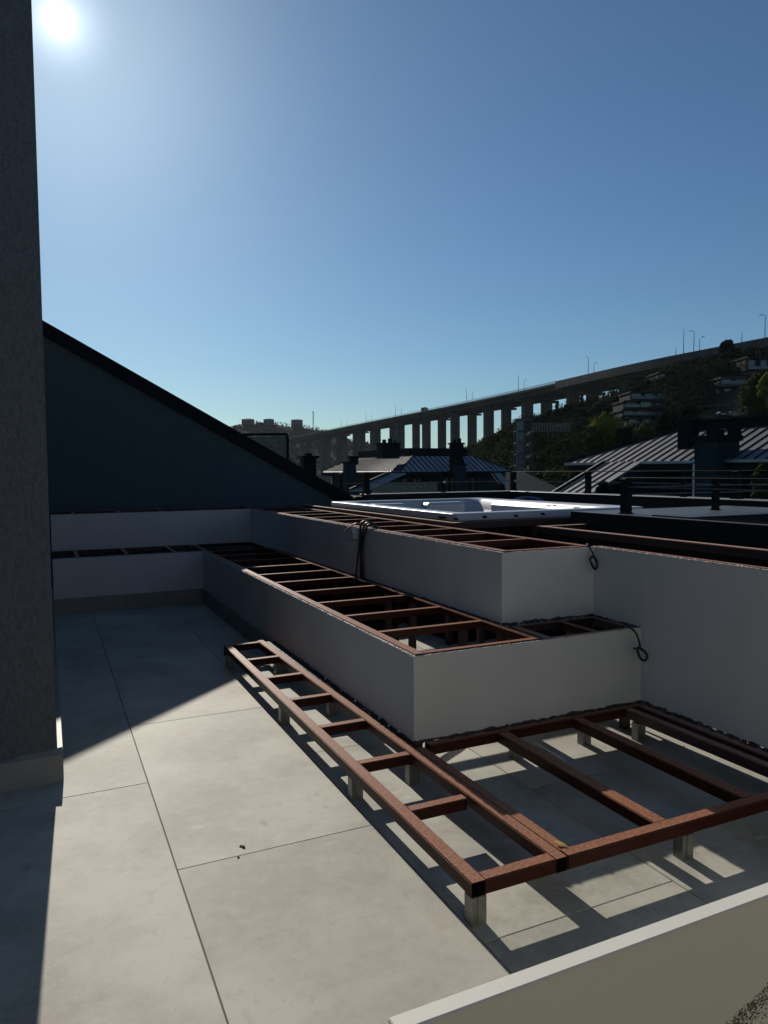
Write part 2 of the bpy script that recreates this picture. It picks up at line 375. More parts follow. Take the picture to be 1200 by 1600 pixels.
# the wooded hill on the right: crest line (bearing, image row, depth)
CREST = [(640, 742, 290), (700, 716, 285), (740, 704, 280), (780, 684, 272), (815, 664, 262), (850, 656, 255), (900, 640, 248), (950, 626, 242),
         (1000, 600, 238), (1050, 578, 234), (1100, 566, 232), (1150, 556, 230), (1200, 550, 228), (1300, 530, 226), (1450, 500, 224)]
def crest(u):
    d_ = np.interp(u, [c[0] for c in CREST], [c[2] for c in CREST]); v = np.interp(u, [c[0] for c in CREST], [c[1] for c in CREST]); return float(d_), float(v)
def hill_z(u, depth):
    dc, v = crest(u); zc = elev(u, v, dc)
    d0 = 95 + max(0, 1000-u)*.12
    t = (depth-d0)/(dc-d0)
    if t <= 0: return -14.5
    if t >= 1: return zc - (depth-dc)*(.25 if depth < dc+200 else .25)
    s = t**1.15
    return -14.5+(zc+14.5)*s + 1.6*math.sin(depth*.09+u*.02)*(1-t)*t*4*.6
def hill():
    us = np.linspace(640, 1450, 82); ds = list(np.linspace(90, 300, 54))+[330, 380, 450]
    vs = []; 
    for u in us:
        for d_ in ds: vs.append(hpt(u, d_, max(-15.5, hill_z(u, d_)+rng.normal()*.25)))
    n = len(ds); fs = [(i*n+j, (i+1)*n+j, (i+1)*n+j+1, i*n+j+1) for i in range(len(us)-1) for j in range(n-1)]
    mb = MB(); mb.add(vs, fs); tag(mb.build('hill', 'soil', smooth=True), kind='structure')
hill()
# the far hill at left
FAR = [(150, 700), (250, 680), (330, 668), (375, 664), (400, 661), (430, 664), (470, 668), (500, 672), (530, 680), (548, 688), (575, 691), (600, 700), (640, 716), (700, 728), (760, 736)]
def far_z(u, d_):
    v = interp(u, FAR); zc = elev(u, v, 1300); t = (d_-1060)/(240)
    if t < 0: return -14.5
    return -14.5+(zc+14.5)*min(1, t)**.8 if t < 1 else zc-(t-1)*20
def farhill():
    us = np.linspace(150, 760, 90); ds = np.linspace(1055, 1450, 20); vs = []
    for u in us:
        for d_ in ds: vs.append(hpt(u, d_, far_z(u, d_)+rng.normal()*.9))
    n = len(ds); fs = [(i*n+j, (i+1)*n+j, (i+1)*n+j+1, i*n+j+1) for i in range(len(us)-1) for j in range(n-1)]
    mb = MB(); mb.add(vs, fs); tag(mb.build('far_hills', 'far_ground'), kind='structure')
farhill()

# ================================================================== foliage tools
def leaves(centres, radii, per, size, squash=.8, seed=1):
    """many small leaf faces through the volume of the given clumps; returns verts, faces"""
    r = np.random.default_rng(seed); C_ = np.repeat(np.array(centres, float), per, 0); Rr = np.repeat(np.array(radii, float), per)
    n = len(C_); d_ = r.normal(size=(n, 3)); d_ /= np.linalg.norm(d_, axis=1)[:, None]
    rad = Rr*(.55+.45*r.random(n)**.6)*(1+.16*r.normal(size=n)).clip(.6, 1.5)
    p = C_ + d_*rad[:, None]*np.array([1, 1, squash])
    a = r.normal(size=(n, 3)); a -= (a*d_).sum(1)[:, None]*d_*.97; a /= np.linalg.norm(a, axis=1)[:, None]
    b_ = np.cross(d_+.18*r.normal(size=(n, 3)), a); b_ /= np.linalg.norm(b_, axis=1)[:, None]
    s = size*(.6+.8*r.random(n))[:, None]
    q = np.stack([p-a*s, p+b_*s*.55, p+a*s, p-b_*s*.55], 1).reshape(-1, 3)
    return q, n
def leaf_mesh(name, q, n, m, parent=None):
    me = bpy.data.meshes.new(name); me.vertices.add(len(q)); me.vertices.foreach_set('co', q.ravel())
    me.loops.add(4*n); me.loops.foreach_set('vertex_index', np.arange(4*n)); me.polygons.add(n)
    me.polygons.foreach_set('loop_start', np.arange(n)*4); me.update(calc_edges=True); me.validate()
    return link(name, me, m, parent)
def tree(name, label, cat, base, h, w_, m, seed, nclump=16, per=90, leaf=.35, trunk=.35, group=None, shape='round'):
    r = np.random.default_rng(seed); base = Vector(base); t = thing(name, label, cat, base, group)
    cs = []; rs = []
    for i in range(nclump):
        k = (i+.5)/nclump
        if shape == 'cone': z = trunk+(1-trunk)*k; rr = w_*.5*(1-k*.85)*.6; ang = r.random()*6.28
        else:
            z = trunk+(1-trunk)*(.12+.8*k); rr = w_*.5*math.sqrt(max(.06, 1-((k-.42)/.62)**2))*.75; ang = i*2.4
        cs.append((base.x+math.cos(ang)*rr*r.uniform(.35, 1), base.y+math.sin(ang)*rr*r.uniform(.35, 1), base.z+h*z)); rs.append(w_*r.uniform(.16, .27)*(1 if shape != 'cone' else (1.1-k*.8)))
    mb = MB(); mb.tube([base-Vector((0, 0, .6)), base+Vector((.02*h, 0, h*.35)), base+Vector((0, .03*h, h*.7))], [h*.035, h*.025, h*.01], 7)
    for c in cs[::3]: mb.tube([base+Vector((.01*h, .01*h, h*trunk*.8)), Vector(c)], [h*.014, h*.005], 5)
    mb.build('trunk', 'bark', t)
    q, n = leaves(cs, rs, per, leaf, seed=seed+50); leaf_mesh('crown', q, n, m, t)
    return t

# ================================================================== TERRACE
# --- rendered house wall at the left
t = thing('house_wall', 'tall rough-rendered grey house wall at the left edge, with a tiled skirting', 'wall', (-2.5, 4.07, 0))
b = MB(); b.box((-6.9, 4.09, 0), (.008, 9.0, 6.2)); b.build('rendered_wall', 'plaster', t)
# front skirting with uneven sealant line, side skirting whose top catches the sun
b = MB(); n = 90; xs = np.linspace(-3, .034, n); zt_ = .150+.010*np.sin(xs*9+1)+.004*np.sin(xs*31)
vs = []
for x, z in zip(xs, zt_): vs += [(x, 4.062, -.01), (x, 4.062, .142), (x, 4.0905, z+.012), (x, 4.0905, -.01)]
b.add(vs, [(i*4+k, (i+1)*4+k, (i+1)*4+(k+1) % 4, i*4+(k+1) % 4) for i in range(n-1) for k in range(4)]+[(0, 1, 2, 3), tuple(range(4*n-4, 4*n))])
b.build('front_skirting', 'skirting', t)
b = MB(); y = 4.10
while y < 8.95:
    y2 = min(8.98, y+.9); b.box((.0085, y+.001, -.01), (.036, y2-.002, .158), c=.0015); y = y2
b.build('side_skirting', 'skirting', t)

t = thing('added_bounce_wall', 'unseen cream facade added behind the viewpoint to bounce sunlight', 'facade', (2, -2.4, 0))  # unseen wall and door, added to bounce warm sunlight onto camera-facing surfaces
b = MB(); b.box((-6.9, -2.45, 0), (7.9, -2.25, 3.4)); b.build('wall', 'cream_render', t)
f = MB(); f.box((.4, -2.25, .02), (2.9, -2.21, 2.2)); f = f.build('sliding_door', 'roof_dark', t)
g = MB(); g.box((.47, -2.209, .09), (1.62, -2.203, 2.12)); g.box((1.69, -2.209, .09), (2.83, -2.203, 2.12)); g.build('pane', 'window', f)
# --- dark gable house behind the steps
GYAW = -.1
def gp(x, z, dy=0): return Vector((x, 11.0+GYAW*x+dy, z))
def gray(u, v):                                   # sight line onto the gable plane
    r = fw+RT*((u-600)/FPX)-UP*((v-800)/FPX); k = (11.0+GYAW*0-0)/(r.y-GYAW*r.x); return CAM+r*k
ga, gb = gray(70, 503), gray(531, 765)
gs_ = (ga.z-gb.z)/(gb.x-ga.x)
def gz(x): return ga.z-gs_*(x-ga.x)
t = thing('gable_house', 'dark rendered gable wall under a steep sloping dark metal roof verge', 'house', (1, 11.2, 0))
x0, x1 = -6.9, 4.15
b = MB(); b.prism([gp(x0, -.3), gp(x1, -.3), gp(x1, gz(x1)-.1), gp(x0, gz(x0)-.1)], (0, .3, 0)); b.build('gable_wall', 'gable', t)
b = MB(); b.prism([gp(x0, gz(x0)-.16, -.035), gp(x1+.25, gz(x1+.25)-.16, -.035), gp(x1+.25, gz(x1+.25), -.035), gp(x0, gz(x0), -.035)], (0, 5.2, 0)); b.build('roof', 'roof_dark', t)
b = MB(); b.prism([gp(x0, gz(x0)-.205, -.055), gp(x1+.3, gz(x1+.3)-.205, -.055), gp(x1+.3, gz(x1+.3)-.03, -.055), gp(x0, gz(x0)-.03, -.055)], (0, .019, 0)); b.build('verge_board', 'roof_dark', t)
b = MB(); b.box((4.1, 10.5, .6), (4.4, 15.6, 1.14)); b.box((4.35, 10.45, 1.05), (4.62, 15.7, 1.2), c=.02); b.build('eave_gutter', 'roof_dark', t)
# glass balustrade standing on that roof, farther back
def bal(u, v, d_=15.2): return at(u, v, d_)
t = thing('glass_balustrade', 'glass balustrade with thin black frame rising behind the gable roof slope', 'balustrade', tuple(bal(449, 740)))
b = MB(); p, q = bal(449, 678.5), bal(380, 678.5); q.z = p.z
b.bar(p, q, .05, .05); b.bar(p, p-Vector((0, 0, 1.1)), .05, .05); b.build('frame', 'black_metal', t)
b = MB(); dd = (q-p).normalized(); b.obox(p+dd*.03-Vector((0, 0, 1.0)), (q-p), (0, .012, 0), (0, 0, .95)); b.build('pane', glass_mat('balustrade_glass', (.12, .16, .15), .6), t)
t = thing('small_chimney', 'small black chimney just visible behind the gable roof slope', 'chimney', tuple(at(482, 760, 24)))
b = MB(); p = at(482, 716, 24); b.box((p.x-.22, p.y-.2, p.z-1.5), (p.x+.2, p.y+.2, p.z), c=.01); b.build('shaft', 'roof_dark', t)
b = MB(); b.box((p.x-.3, p.y-.28, p.z), (p.x+.28, p.y+.28, p.z+.07)); b.box((p.x-.12, p.y-.1, p.z+.07), (p.x+.1, p.y+.1, p.z+.16)); b.build('cap', 'black_metal', t)

# --- the stepped seating: boards + steel frames
def rough_edge(mb, a, b_, r, n, amp, seed, wd=.012, up=1):
    """crumbly strip along the line a-b: a chain of little uneven lumps"""
    rr = np.random.default_rng(seed); a, b_ = Vector(a), Vector(b_); d_ = b_-a
    side = d_.normalized().cross(Vector((0, 0, 1))).normalized()
    for i in range(n):
        if rr.random() > r: continue
        p = a+d_*((i+rr.random())/n); L = rr.uniform(.4, 1.6)*d_.length/n; h = amp*rr.uniform(.25, 1); w2 = wd*rr.uniform(.5, 1.4)
        q = p+d_.normalized()*L+side*rr.uniform(-.003, .003)
        m_ = (p+q)/2+side*rr.uniform(-1, 1)*w2*.4
        mb.add([p-side*w2/2, q-side*w2/2*rr.random(), q+side*w2/2*rr.random(), p+side*w2/2, m_+Vector((0, 0, h*up))], [(0, 1, 4), (1, 2, 4), (2, 3, 4), (3, 0, 4), (0, 3, 2, 1)])
def bead(mb, a, b_, r, seed, step=.02, wob=.35):
    rr = np.random.default_rng(seed); a, b_ = Vector(a), Vector(b_); d_ = b_-a; n = max(4, int(d_.length/step)); sd = d_.normalized().cross(Vector((0, 0, 1)))
    w1, w2 = 0, 0; P_, R_ = [], []
    for i in range(n+1):
        w1 = w1*.7+rr.normal()*.5; w2 = w2*.6+rr.normal()*.5
        P_.append(a+d_*i/n+sd*w1*r*wob+Vector((0, 0, w2*r*wob))); R_.append(r*float(np.clip(1+.45*rr.normal(), .25, 2.0)))
    mb.tube(P_, R_, 6)
def xbars(parent, xa, xb, ys, z, m='primer', wd=.045, ht=.045):
    for y in ys: tube_beam('crossbar', (xa, y, z), (xb, y, z), parent, m, wd, ht)

BT = .012
t = thing('lower_seating_step', 'lower of the two long white board-clad steps, open red steel frame on top', 'step', (X1, Y1, 0))
b = MB(); b.box((X1, Y1, .168), (X1+BT, 5.98, Z1-.006)); b.box((X1, 5.98, 0), (X1+BT, YF1+BT, Z1-.006)); b.build('side_board', 'board', t)
b = MB(); b.box((X1+BT, Y1, .168), (X3, Y1+BT, Z1-.008)); b.build('front_board', 'board', t)
b = MB(); b.box((.037, YF1, 0), (X1, YF1+BT, Z1-.006)); b.build('back_board', 'board', t)
# the corner bead and trowelled joint on the near corner
b = MB(); b.box((X1-.0025, Y1-.0025, .17), (X1+.05, Y1, Z1-.012)); b.box((X1-.0025, Y1-.002, .17), (X1, Y1+.045, Z1-.012)); b.build('corner_bead', 'board', t)
b = MB()
rough_edge(b, (X1+.004, Y1, Z1-.007), (X1+.004, 6.9, Z1-.007), .8, 150, .008, 3, .016)
rough_edge(b, (X1, Y1+.004, Z1-.009), (X3, Y1+.004, Z1-.009), .75, 60, .007, 4, .014)
rough_edge(b, (.1, YF1+.004, Z1-.007), (X1, YF1+.004, Z1-.007), .5, 60, .007, 5, .014); b.build('chipped_edge', 'board_edge', t)['kind'] = 'stuff'
b = MB(); y = Y1
b.box((X1-.02, 5.985, -.01), (X1-.001, YF1-.02, .173), c=.0015); b.box((.037, YF1-.021, -.01), (X1-.001, YF1-.001, .173), c=.0015); b.build('skirting', 'skirting', t)
tube_beam('rail', (X1+.043, Y1+.014, Z1), (X1+.043, 9.8, Z1), t, wd=.06, ht=.05)
tube_beam('rail', (X2-.028, Y1+.06, Z1-.002), (X2-.028, 9.86, Z1-.002), t, 'primer', wd=.045, ht=.05)
tube_beam('rail', (X1+.075, Y1+.037, Z1-.001), (2.56, Y1+.037, Z1-.001), t, wd=.045, ht=.05)
tube_beam('rail', (2.575, Y1+.037, Z1-.012), (X3-.01, Y1+.037, Z1-.012), t, 'primer_dark', wd=.045, ht=.05)
tube_beam('rail', (2.60, Y2-.03, Z1-.012), (X3-.01, Y2-.03, Z1-.012), t, 'primer_dark', wd=.045, ht=.05)
xbars(t, X1+.073, X2-.052, [3.94, 4.48, 5.02, 5.57, 6.12, 6.66, 7.23, 7.81, 8.37, 8.93], Z1-.001)
xbars(t, X1+.073, X2-.052, [9.85], Z1-.001)
tube_beam('rail', (.04, 9.04, Z1-.001), (X1+.012, 9.04, Z1-.001), t, 'primer_dark', wd=.05, ht=.05)
tube_beam('rail', (.04, 9.87, Z1-.001), (X1+.012, 9.87, Z1-.001), t, 'primer_dark', wd=.05, ht=.05)
for x in (.3, .85, 1.4): tube_beam('crossbar', (x, 9.066, Z1-.002), (x, 9.844, Z1-.002), t, 'primer_dark', wd=.045, ht=.045)
tube_beam('rail', (X3-.03, Y1+.062, Z1-.012), (X3-.03, Y2-.053, Z1-.012), t, 'primer_dark', wd=.05, ht=.05)
b = MB(); b.box((2.60, Y1+.03, .46), (X3-.002, Y2-.002, .47)); b.box((2.61, 5.4, .0), (2.63, 9.9, .585)); b.box((X3-.006, Y1+.03, .47), (X3-.002, Y2-.01, .575)); b.box((1.80, 5.6, .001), (2.60, 9.85, .006)); b.build('shade_sheet', 'void', t)  # near-black sheets added so the inside of the step stays dark as in shade
tube_beam('crossbar', (2.62, Y1+.06, Z1-.012), (2.62, Y2-.053, Z1-.012), t, 'primer_dark', wd=.06, ht=.05)
tube_beam('crossbar', (2.98, Y1+.06, Z1-.013), (2.98, Y2-.053, Z1-.013), t, 'primer', wd=.045, ht=.045)
for x, y in ((X1+.043, 3.4), (X1+.043, 4.6), (X1+.043, 5.8), (X1+.043, 7.0), (X1+.043, 8.2), (2.53, 4.2), (2.53, 5.4), (2.53, 6.6), (2.53, 7.8), (3.2, 3.39)):
    b = MB(); b.box((x-.025, y-.025, 0), (x+.025, y+.025, Z1-.052), c=.003); b.build('post', 'primer_dark', t)

t = thing('upper_seating_step', 'upper of the two long white board-clad steps, open red steel frame on top', 'step', (X2, Y2, 0))
b = MB(); b.box((X2, Y2, Z1-.03), (X2+BT, YF2+BT, Z2-.006)); b.build('side_board', 'board', t)
b = MB(); b.box((X2+BT, Y2, Z1-.03), (X3, Y2+BT, Z2-.008)); b.build('front_board', 'board', t)
b = MB(); b.box((.037, YF2, Z1-.06), (X2, YF2+BT, Z2-.006)); b.build('back_board', 'board', t)
b = MB()
rough_edge(b, (X2+.004, Y2, Z2-.007), (X2+.004, 8.9, Z2-.007), .85, 190, .008, 6, .016)
rough_edge(b, (X2, Y2+.004, Z2-.009), (X3, Y2+.004, Z2-.009), .7, 50, .006, 7, .014)
rough_edge(b, (.1, YF2+.004, Z2-.007), (X2, YF2+.004, Z2-.007), .5, 60, .006, 8, .014); b.build('chipped_edge', 'board_edge', t)['kind'] = 'stuff'
b = MB(); b.box((X2-.002, Y2-.0025, Z1+.0), (X2+.03, Y2, Z2-.01)); b.build('corner_bead', 'board', t)
tube_beam('rail', (X2+.043, Y2+.014, Z2), (X2+.043, 10.6, Z2), t, wd=.06, ht=.05)
tube_beam('rail', (X3-.045, Y2+.014, Z2), (X3-.045, 10.3, Z2), t, wd=.06, ht=.05)
tube_beam('rail', (X2+.075, Y2+.037, Z2-.001), (X3-.077, Y2+.037, Z2-.001), t, wd=.045, ht=.05)
xbars(t, X2+.075, X3-.077, [4.42, 4.97, 5.51, 6.03, 6.56, 7.08, 7.62, 8.19, 8.75, 9.3, 9.85], Z2-.001)
tube_beam('rail', (.04, 9.96, Z2-.001), (X2+.012, 9.96, Z2-.001), t, 'primer_dark', wd=.05, ht=.05)
tube_beam('rail', (.04, 10.55, Z2-.001), (X2+.012, 10.55, Z2-.001), t, 'primer_dark', wd=.05, ht=.05)
for x in (.3, .85, 1.4, 1.95): tube_beam('crossbar', (x, 9.986, Z2-.002), (x, 10.524, Z2-.002), t, 'primer_dark', wd=.045, ht=.045)
for x, y in [(X2+.045, y) for y in (3.85, 5.1, 6.3, 7.5, 8.7)]+[(X3-.045, y) for y in (3.95, 5.1, 6.3, 7.5, 8.7)]:
    b = MB(); b.box((x-.025, y-.025, 0), (x+.025, y+.025, Z2-.052), c=.003); b.build('post', 'primer_dark', t)

t = thing('board_wall', 'tall white board wall at the right, running towards the camera from the steps', 'wall', (X3, 2, 0))
b = MB(); b.box((X3, .4, .172), (X3+BT, Y2-.001, Z2-.006)); b.build('board', 'board', t)
tube_beam('rail', (X3+.045, .4, Z2-.004), (X3+.045, 3.79, Z2-.004), t, wd=.05, ht=.05)
b = MB(); b.box((X3-.0022, 3.30, .2), (X3, 3.345, Z2-.01)); b.build('joint_strip', 'board', t)
b = MB(); rough_edge(b, (X3+.004, .4, Z2-.007), (X3+.004, Y2, Z2-.007), .9, 130, .009, 9, .018)
b.build('chipped_edge', 'board_edge', t)['kind'] = 'stuff'

# black sealant and mortar crumbs along the joints above the low frame and steps
t = thing('mortar_debris', 'dried sealant and mortar crumbs along the joints of the white boards', 'debris', (X1, Y1, ZT))
b = MB()
bead(b, (X1-.002, Y1-.004, ZT+.003), (X3, Y1-.004, ZT+.003), .009, 11); bead(b, (X1-.004, Y1, ZT+.002), (X1-.004, 5.9, ZT+.002), .007, 12)
bead(b, (X3-.004, .6, ZT+.003), (X3-.004, Y1, ZT+.003), .010, 13); rough_edge(b, (X1+.0, Y1-.022, ZT+.001), (X3, Y1-.022, ZT+.001), .5, 90, .008, 31, .014)
rough_edge(b, (X3-.022, .6, ZT+.001), (X3-.022, Y1, ZT+.001), .6, 110, .010, 33, .016)
bead(b, (X2-.003, 3.8, Z1+.001), (X2-.003, 9.0, Z1+.001), .005, 34); bead(b, (X2, Y2-.004, Z1-.006), (X3, Y2-.004, Z1-.006), .010, 35)
b.prism([(1.7005, Y1, .098), (X1-.0005, Y1, .098), (X1-.0005, 5.96, .098), (1.647, 5.96, .098)], (0, 0, .062))
rough_edge(b, (X2-.01, 4.0, Z1+.001), (X2-.01, 6.0, Z1+.001), .5, 70, .012, 14, .02)
rough_edge(b, (X2, Y2-.012, Z1-.010), (X3, Y2-.012, Z1-.010), .9, 70, .014, 15, .03)
rough_edge(b, (X3-.012, Y1, Z1-.010), (X3-.012, Y2, Z1-.010), .9, 40, .014, 16, .03); b.build('sealant', 'black_seal', t)['kind'] = 'stuff'
b = MB()
rough_edge(b, (X1+.02, Y1-.03, ZT+.002), (X3, Y1-.03, ZT+.002), .10, 110, .007, 21, .014)
rough_edge(b, (X3-.03, .8, ZT+.002), (X3-.03, Y1, ZT+.002), .14, 90, .008, 22, .014)
rough_edge(b, (2.62, Y2-.03, Z1-.008), (X3, Y2-.03, Z1-.008), .22, 40, .016, 23, .03)
rough_edge(b, (X1-.02, 3.4, ZT+.002), (X1-.02, 5.4, ZT+.002), .08, 60, .006, 24, .012)
b.build('crumbs', 'mortar', t)['kind'] = 'stuff'
# loose pieces of rubble on the floor
k = 0
LB_ = ['dark chip of rubble on the pale tiles just above the long cross joint', 'larger dark crumb of rubble lying just beyond the chip by the cross joint', 'tiny crumb of rubble touching the larger crumb by the cross joint', 'dark chip of rubble on the sunlit tile inside the far end of the ladder frame', 'tiny chip of rubble on the sunlit tile between the nearest ladder crossbars', 'tiny chip of rubble beside the middle galvanised foot of the ladder frame']
for (u, v), s in (((373, 1340), .006), ((381, 1324), .008), ((376, 1323), .006), ((428, 1055), .010), ((700, 1262), .005), ((575, 1238), .005)):
    p = onz(u, v, 0); b = MB(); q = [(p.x+s*math.cos(a)*rng.uniform(.6, 1.2), p.y+s*math.sin(a)*rng.uniform(.6, 1.2)) for a in np.linspace(0, 5.2, 6)]
    b.prism([(x, y, .0005) for x, y in q], (rng.uniform(-.003, .003), 0, s*.7))
    tag(b.build('rubble_chip', 'bark'), LB_[k], 'rubble', 'rubble chips on the terrace floor'); k += 1

# --- long ladder frame on the floor
def leg(x, y, parent, h=.105, w_=.06, dp=.05):
    b = MB(); b.box((x-w_/2, y-dp/2, 0), (x+w_/2, y-dp/2+.004, h)); b.box((x-w_/2, y+dp/2-.004, 0), (x+w_/2, y+dp/2, h))
    b.box((x-w_/2, y-dp/2+.004, 0), (x-w_/2+.004, y+dp/2-.004, h)); b.box((x+w_/2-.004, y-dp/2+.004, 0), (x+w_/2, y+dp/2-.004, h))
    b.box((x-w_/2+.022, y-dp/2-.003, .002), (x-w_/2+.030, y-dp/2, h-.002))
    return b.build('leg', 'galv', parent)
t = thing('ladder_frame', 'long low ladder-like frame of red primed steel tubes on short galvanised feet', 'steel frame', (XO, YO, 0))
xin = lambda y: XI-.03-(y-YO)*.0185
tube_beam('side_rail', (XO+.03, YO, ZT), (XO+.03, YOF, ZT), t, wd=.06, ht=.055, hollow=1)
tube_beam('side_rail', (xin(YO), YO, ZT), (xin(6.02), 6.02, ZT), t, wd=.055, ht=.055, hollow=1)
tube_beam('crossbar', (XO+.0605, YO+.028, ZT-.001), (xin(YO)-.028, YO+.028, ZT-.001), t, wd=.055, ht=.055)
xbars(t, XO+.0605, xin(4)-.024, [2.70, 3.25, 3.81, 4.355, 4.90, 5.44], ZT-.001, wd=.052, ht=.052)
tube_beam('crossbar', (XO+.0605, 5.965, ZT-.001), (xin(6)-.024, 5.965, ZT-.001), t, wd=.05, ht=.052)
b = MB(); b.box((XO-.002, YOF+.001, ZT-.09), (XO+.062, YOF+.006, ZT)); b.build('end_plate', 'black_metal', t)
for x, y in ((XO+.035, YO+.03), (XO+.033, 3.23), (XO+.033, 4.41), (XO+.033, 5.9), (1.655, 3.25), (1.655, 4.41), (1.62, 5.5)): leg(x, y, t)
# --- wider frame to its right
t = thing('wide_deck_frame', 'wide low frame of red primed steel tubes in the corner below the white boards', 'steel frame', (2.3, 2.1, 0))
tube_beam('front_rail', (XI+.003, YO+.0275, ZT-.001), (3.27, YO+.0275, ZT-.001), t, wd=.055, ht=.055)
tube_beam('joist', (xin(YO)+.0555, YO+.056, ZT-.004), (xin(3.26)+.0555, 3.286, ZT-.004), t, wd=.054, ht=.055)
for x in (2.232, 2.745): tube_beam('joist', (x, YO+.056, ZT-.002), (x, 3.286, ZT-.002), t, wd=.068, ht=.055)
tube_beam('joist', (3.135, YO+.056, ZT-.003), (3.135, 3.286, ZT-.003), t, 'primer_dark', wd=.055, ht=.055)
tube_beam('joist', (3.2485, .5, ZT-.001), (3.2485, 3.286, ZT-.001), t, 'primer_dark', wd=.07, ht=.055)
tube_beam('back_rail', (XI+.06, 3.3165, ZT-.001), (3.281, 3.3165, ZT-.001), t, 'primer', wd=.058, ht=.055)
for x, y in ((2.335, YO+.03), (2.32, 3.29), (2.80, 3.29), (3.13, 3.2), (3.2, 2.2)): leg(x, y, t)
# yellow leaf
p = onz(876, 1320, ZT); a_ = Vector((-.012, .024, 0)); s_ = Vector((.009, .005, 0)); b = MB()
pts = [p+a_*-1+Vector((0, 0, .001)), p+a_*-.3+s_, p+a_*.4+s_*1.1+Vector((0, 0, .004)), p+a_*1.2+Vector((0, 0, .005)), p+a_*.3-s_*1.2+Vector((0, 0, .003)), p+a_*-.4-s_*.9]
pts = [q+Vector((0, 0, .004)) for q in pts]
b.prism(pts, (0, 0, .0006)); tag(b.build('dry_leaf', 'leaf_dry'), 'dry yellow leaf caught where the two low steel frames meet', 'leaf')

# --- cream parapet / panel in the near right corner
t = thing('cream_parapet', 'cream coated parapet panel with a raised pale rim, near right corner', 'parapet', (1.1, .8, 0))
PA, PB = onz(603, 1585, .9), onz(1200, 1381, .9); PY = (PA.y+PB.y)/2; xa = PA.x
b = MB(); b.box((xa, PY-.028, .893), (2.6, PY, .9), c=.002); b.box((xa, PY-.028, 0), (xa+.024, PY-.0, .8925), c=.002); b.build('rim', 'parapet', t)
b = MB(); b.box((xa+.024, PY-.022, 0), (2.6, PY-.006, .8925)); b.build('panel', 'parapet_face', t)
# scuffed dirty patch on the panel
def scuff():
    mb = MB(); r = np.random.default_rng(5)
    c0 = Vector((1.02, PY-.0222, .665))
    for i in range(1100):
        k = r.random(); x = .96+.22*k+r.normal()*.006; z = .70+.085*k+abs(r.normal())*-.022
        s = r.uniform(.0006, .0028); y = PY-.0224-r.random()*.0006
        pts = [(x+s*math.cos(a)*r.uniform(.4, 1.3), y, z+s*.6*math.sin(a)*r.uniform(.4, 1.3)) for a in np.linspace(0, 5.2, 6)]
        mb.prism(pts, (0, .0004, 0))
    return mb
scuff().build('scuff_marks', 'grime', t)['kind'] = 'stuff'

# --- cables and junction box hanging over the step edges
def up_path(pts, x): return [Vector((x+dx, p.y, p.z)) for p, dx in pts]
def onx(u, v, x):
    r = fw+RT*((u-600)/FPX)-UP*((v-800)/FPX); return CAM+r*(x/r.x)
def ony(u, v, y):
    r = fw+RT*((u-600)/FPX)-UP*((v-800)/FPX); return CAM+r*(y/r.y)
t = thing('junction_box', 'grey junction box dangling by black cables over the upper step edge', 'junction box', tuple(onx(553, 840, X2)))
c0 = onx(550, 836, X2-.065); ex = Vector((-.01, .0, 0)); ay = (onx(567, 828, X2-.03)-onx(541, 843, X2-.03)).normalized(); az = ay.cross(Vector((1, 0, 0))).normalized()
b = MB(); b.obox(c0-ay*.075-az*.05-Vector((.02, 0, 0)), ay*.15, az*.10, (.045, 0, 0)); b.obox(c0-ay*.08-az*.055-Vector((.026, 0, 0)), ay*.16, az*.11, (.006, 0, 0)); b.build('box', 'jbox', t)
b = MB()
for k, (ua, ub, uc) in enumerate((((566, 838), (572, 818), (588, 822)), ((569, 838), (576, 820), (590, 826)), ((563, 834), (566, 816), (582, 818)))):
    P_ = [onx(568-k*2, 905, X2-.03), onx(566-k, 870, X2-.035), onx(*ua, X2-.035), onx(*ub, X2-.0)+Vector((0, 0, .0)), onx(*uc, X2+.08), onx(uc[0]+6, uc[1]+14, X2+.16)-Vector((0, 0, .04))]
    b.tube(catmull(P_, 6), .011, 7)
P_ = [onx(563, 845, X2-.03), onx(559, 870, X2-.03), onx(557, 890, X2-.03), onx(553, 908, X2-.06)-Vector((0, 0, .03))]; b.tube(catmull(P_, 6), .009, 7)
b.build('cable', 'cable', t, smooth=True)
b = MB(); b.tube(catmull([onx(538, 831, X2-.03), onx(545, 824, X2-.03), onx(556, 818, X2-.01), onx(566, 818, X2+.05)], 6), .006, 6); b.build('wire', 'red_wire', t, smooth=True)
def loop_cable(path, loop, r, label, y):
    o = MB(); o.tube(catmull([ony(u, v, y) for u, v in path], 8), r, 8)
    L_ = [ony(u, v, y-.004) for u, v in loop]; o.tube(catmull(L_+[L_[0]], 6)[:-1], r*1.35, 8, closed=True)
    o = o.build('cable_loop', 'cable', smooth=True); tag(o, label, 'cable', 'coiled cable ends hanging from the steps')
loop_cable([(918, 850), (923, 858), (927, 866), (928, 873)], [(927, 869), (932, 876), (933, 885), (929, 889), (924, 880), (922, 873)], .006, 'short black cable loop hanging from the upper step edge', Y2-.055)
loop_cable([(980, 978), (990, 985), (996, 994), (999, 1005), (999, 1013), (990, 1013)], [(999, 1012), (1008, 1019), (1011, 1026), (1007, 1032), (1001, 1029), (997, 1020), (996, 1014)], .0062, 'larger black cable loop hanging from the lower step edge', Y1-.10)
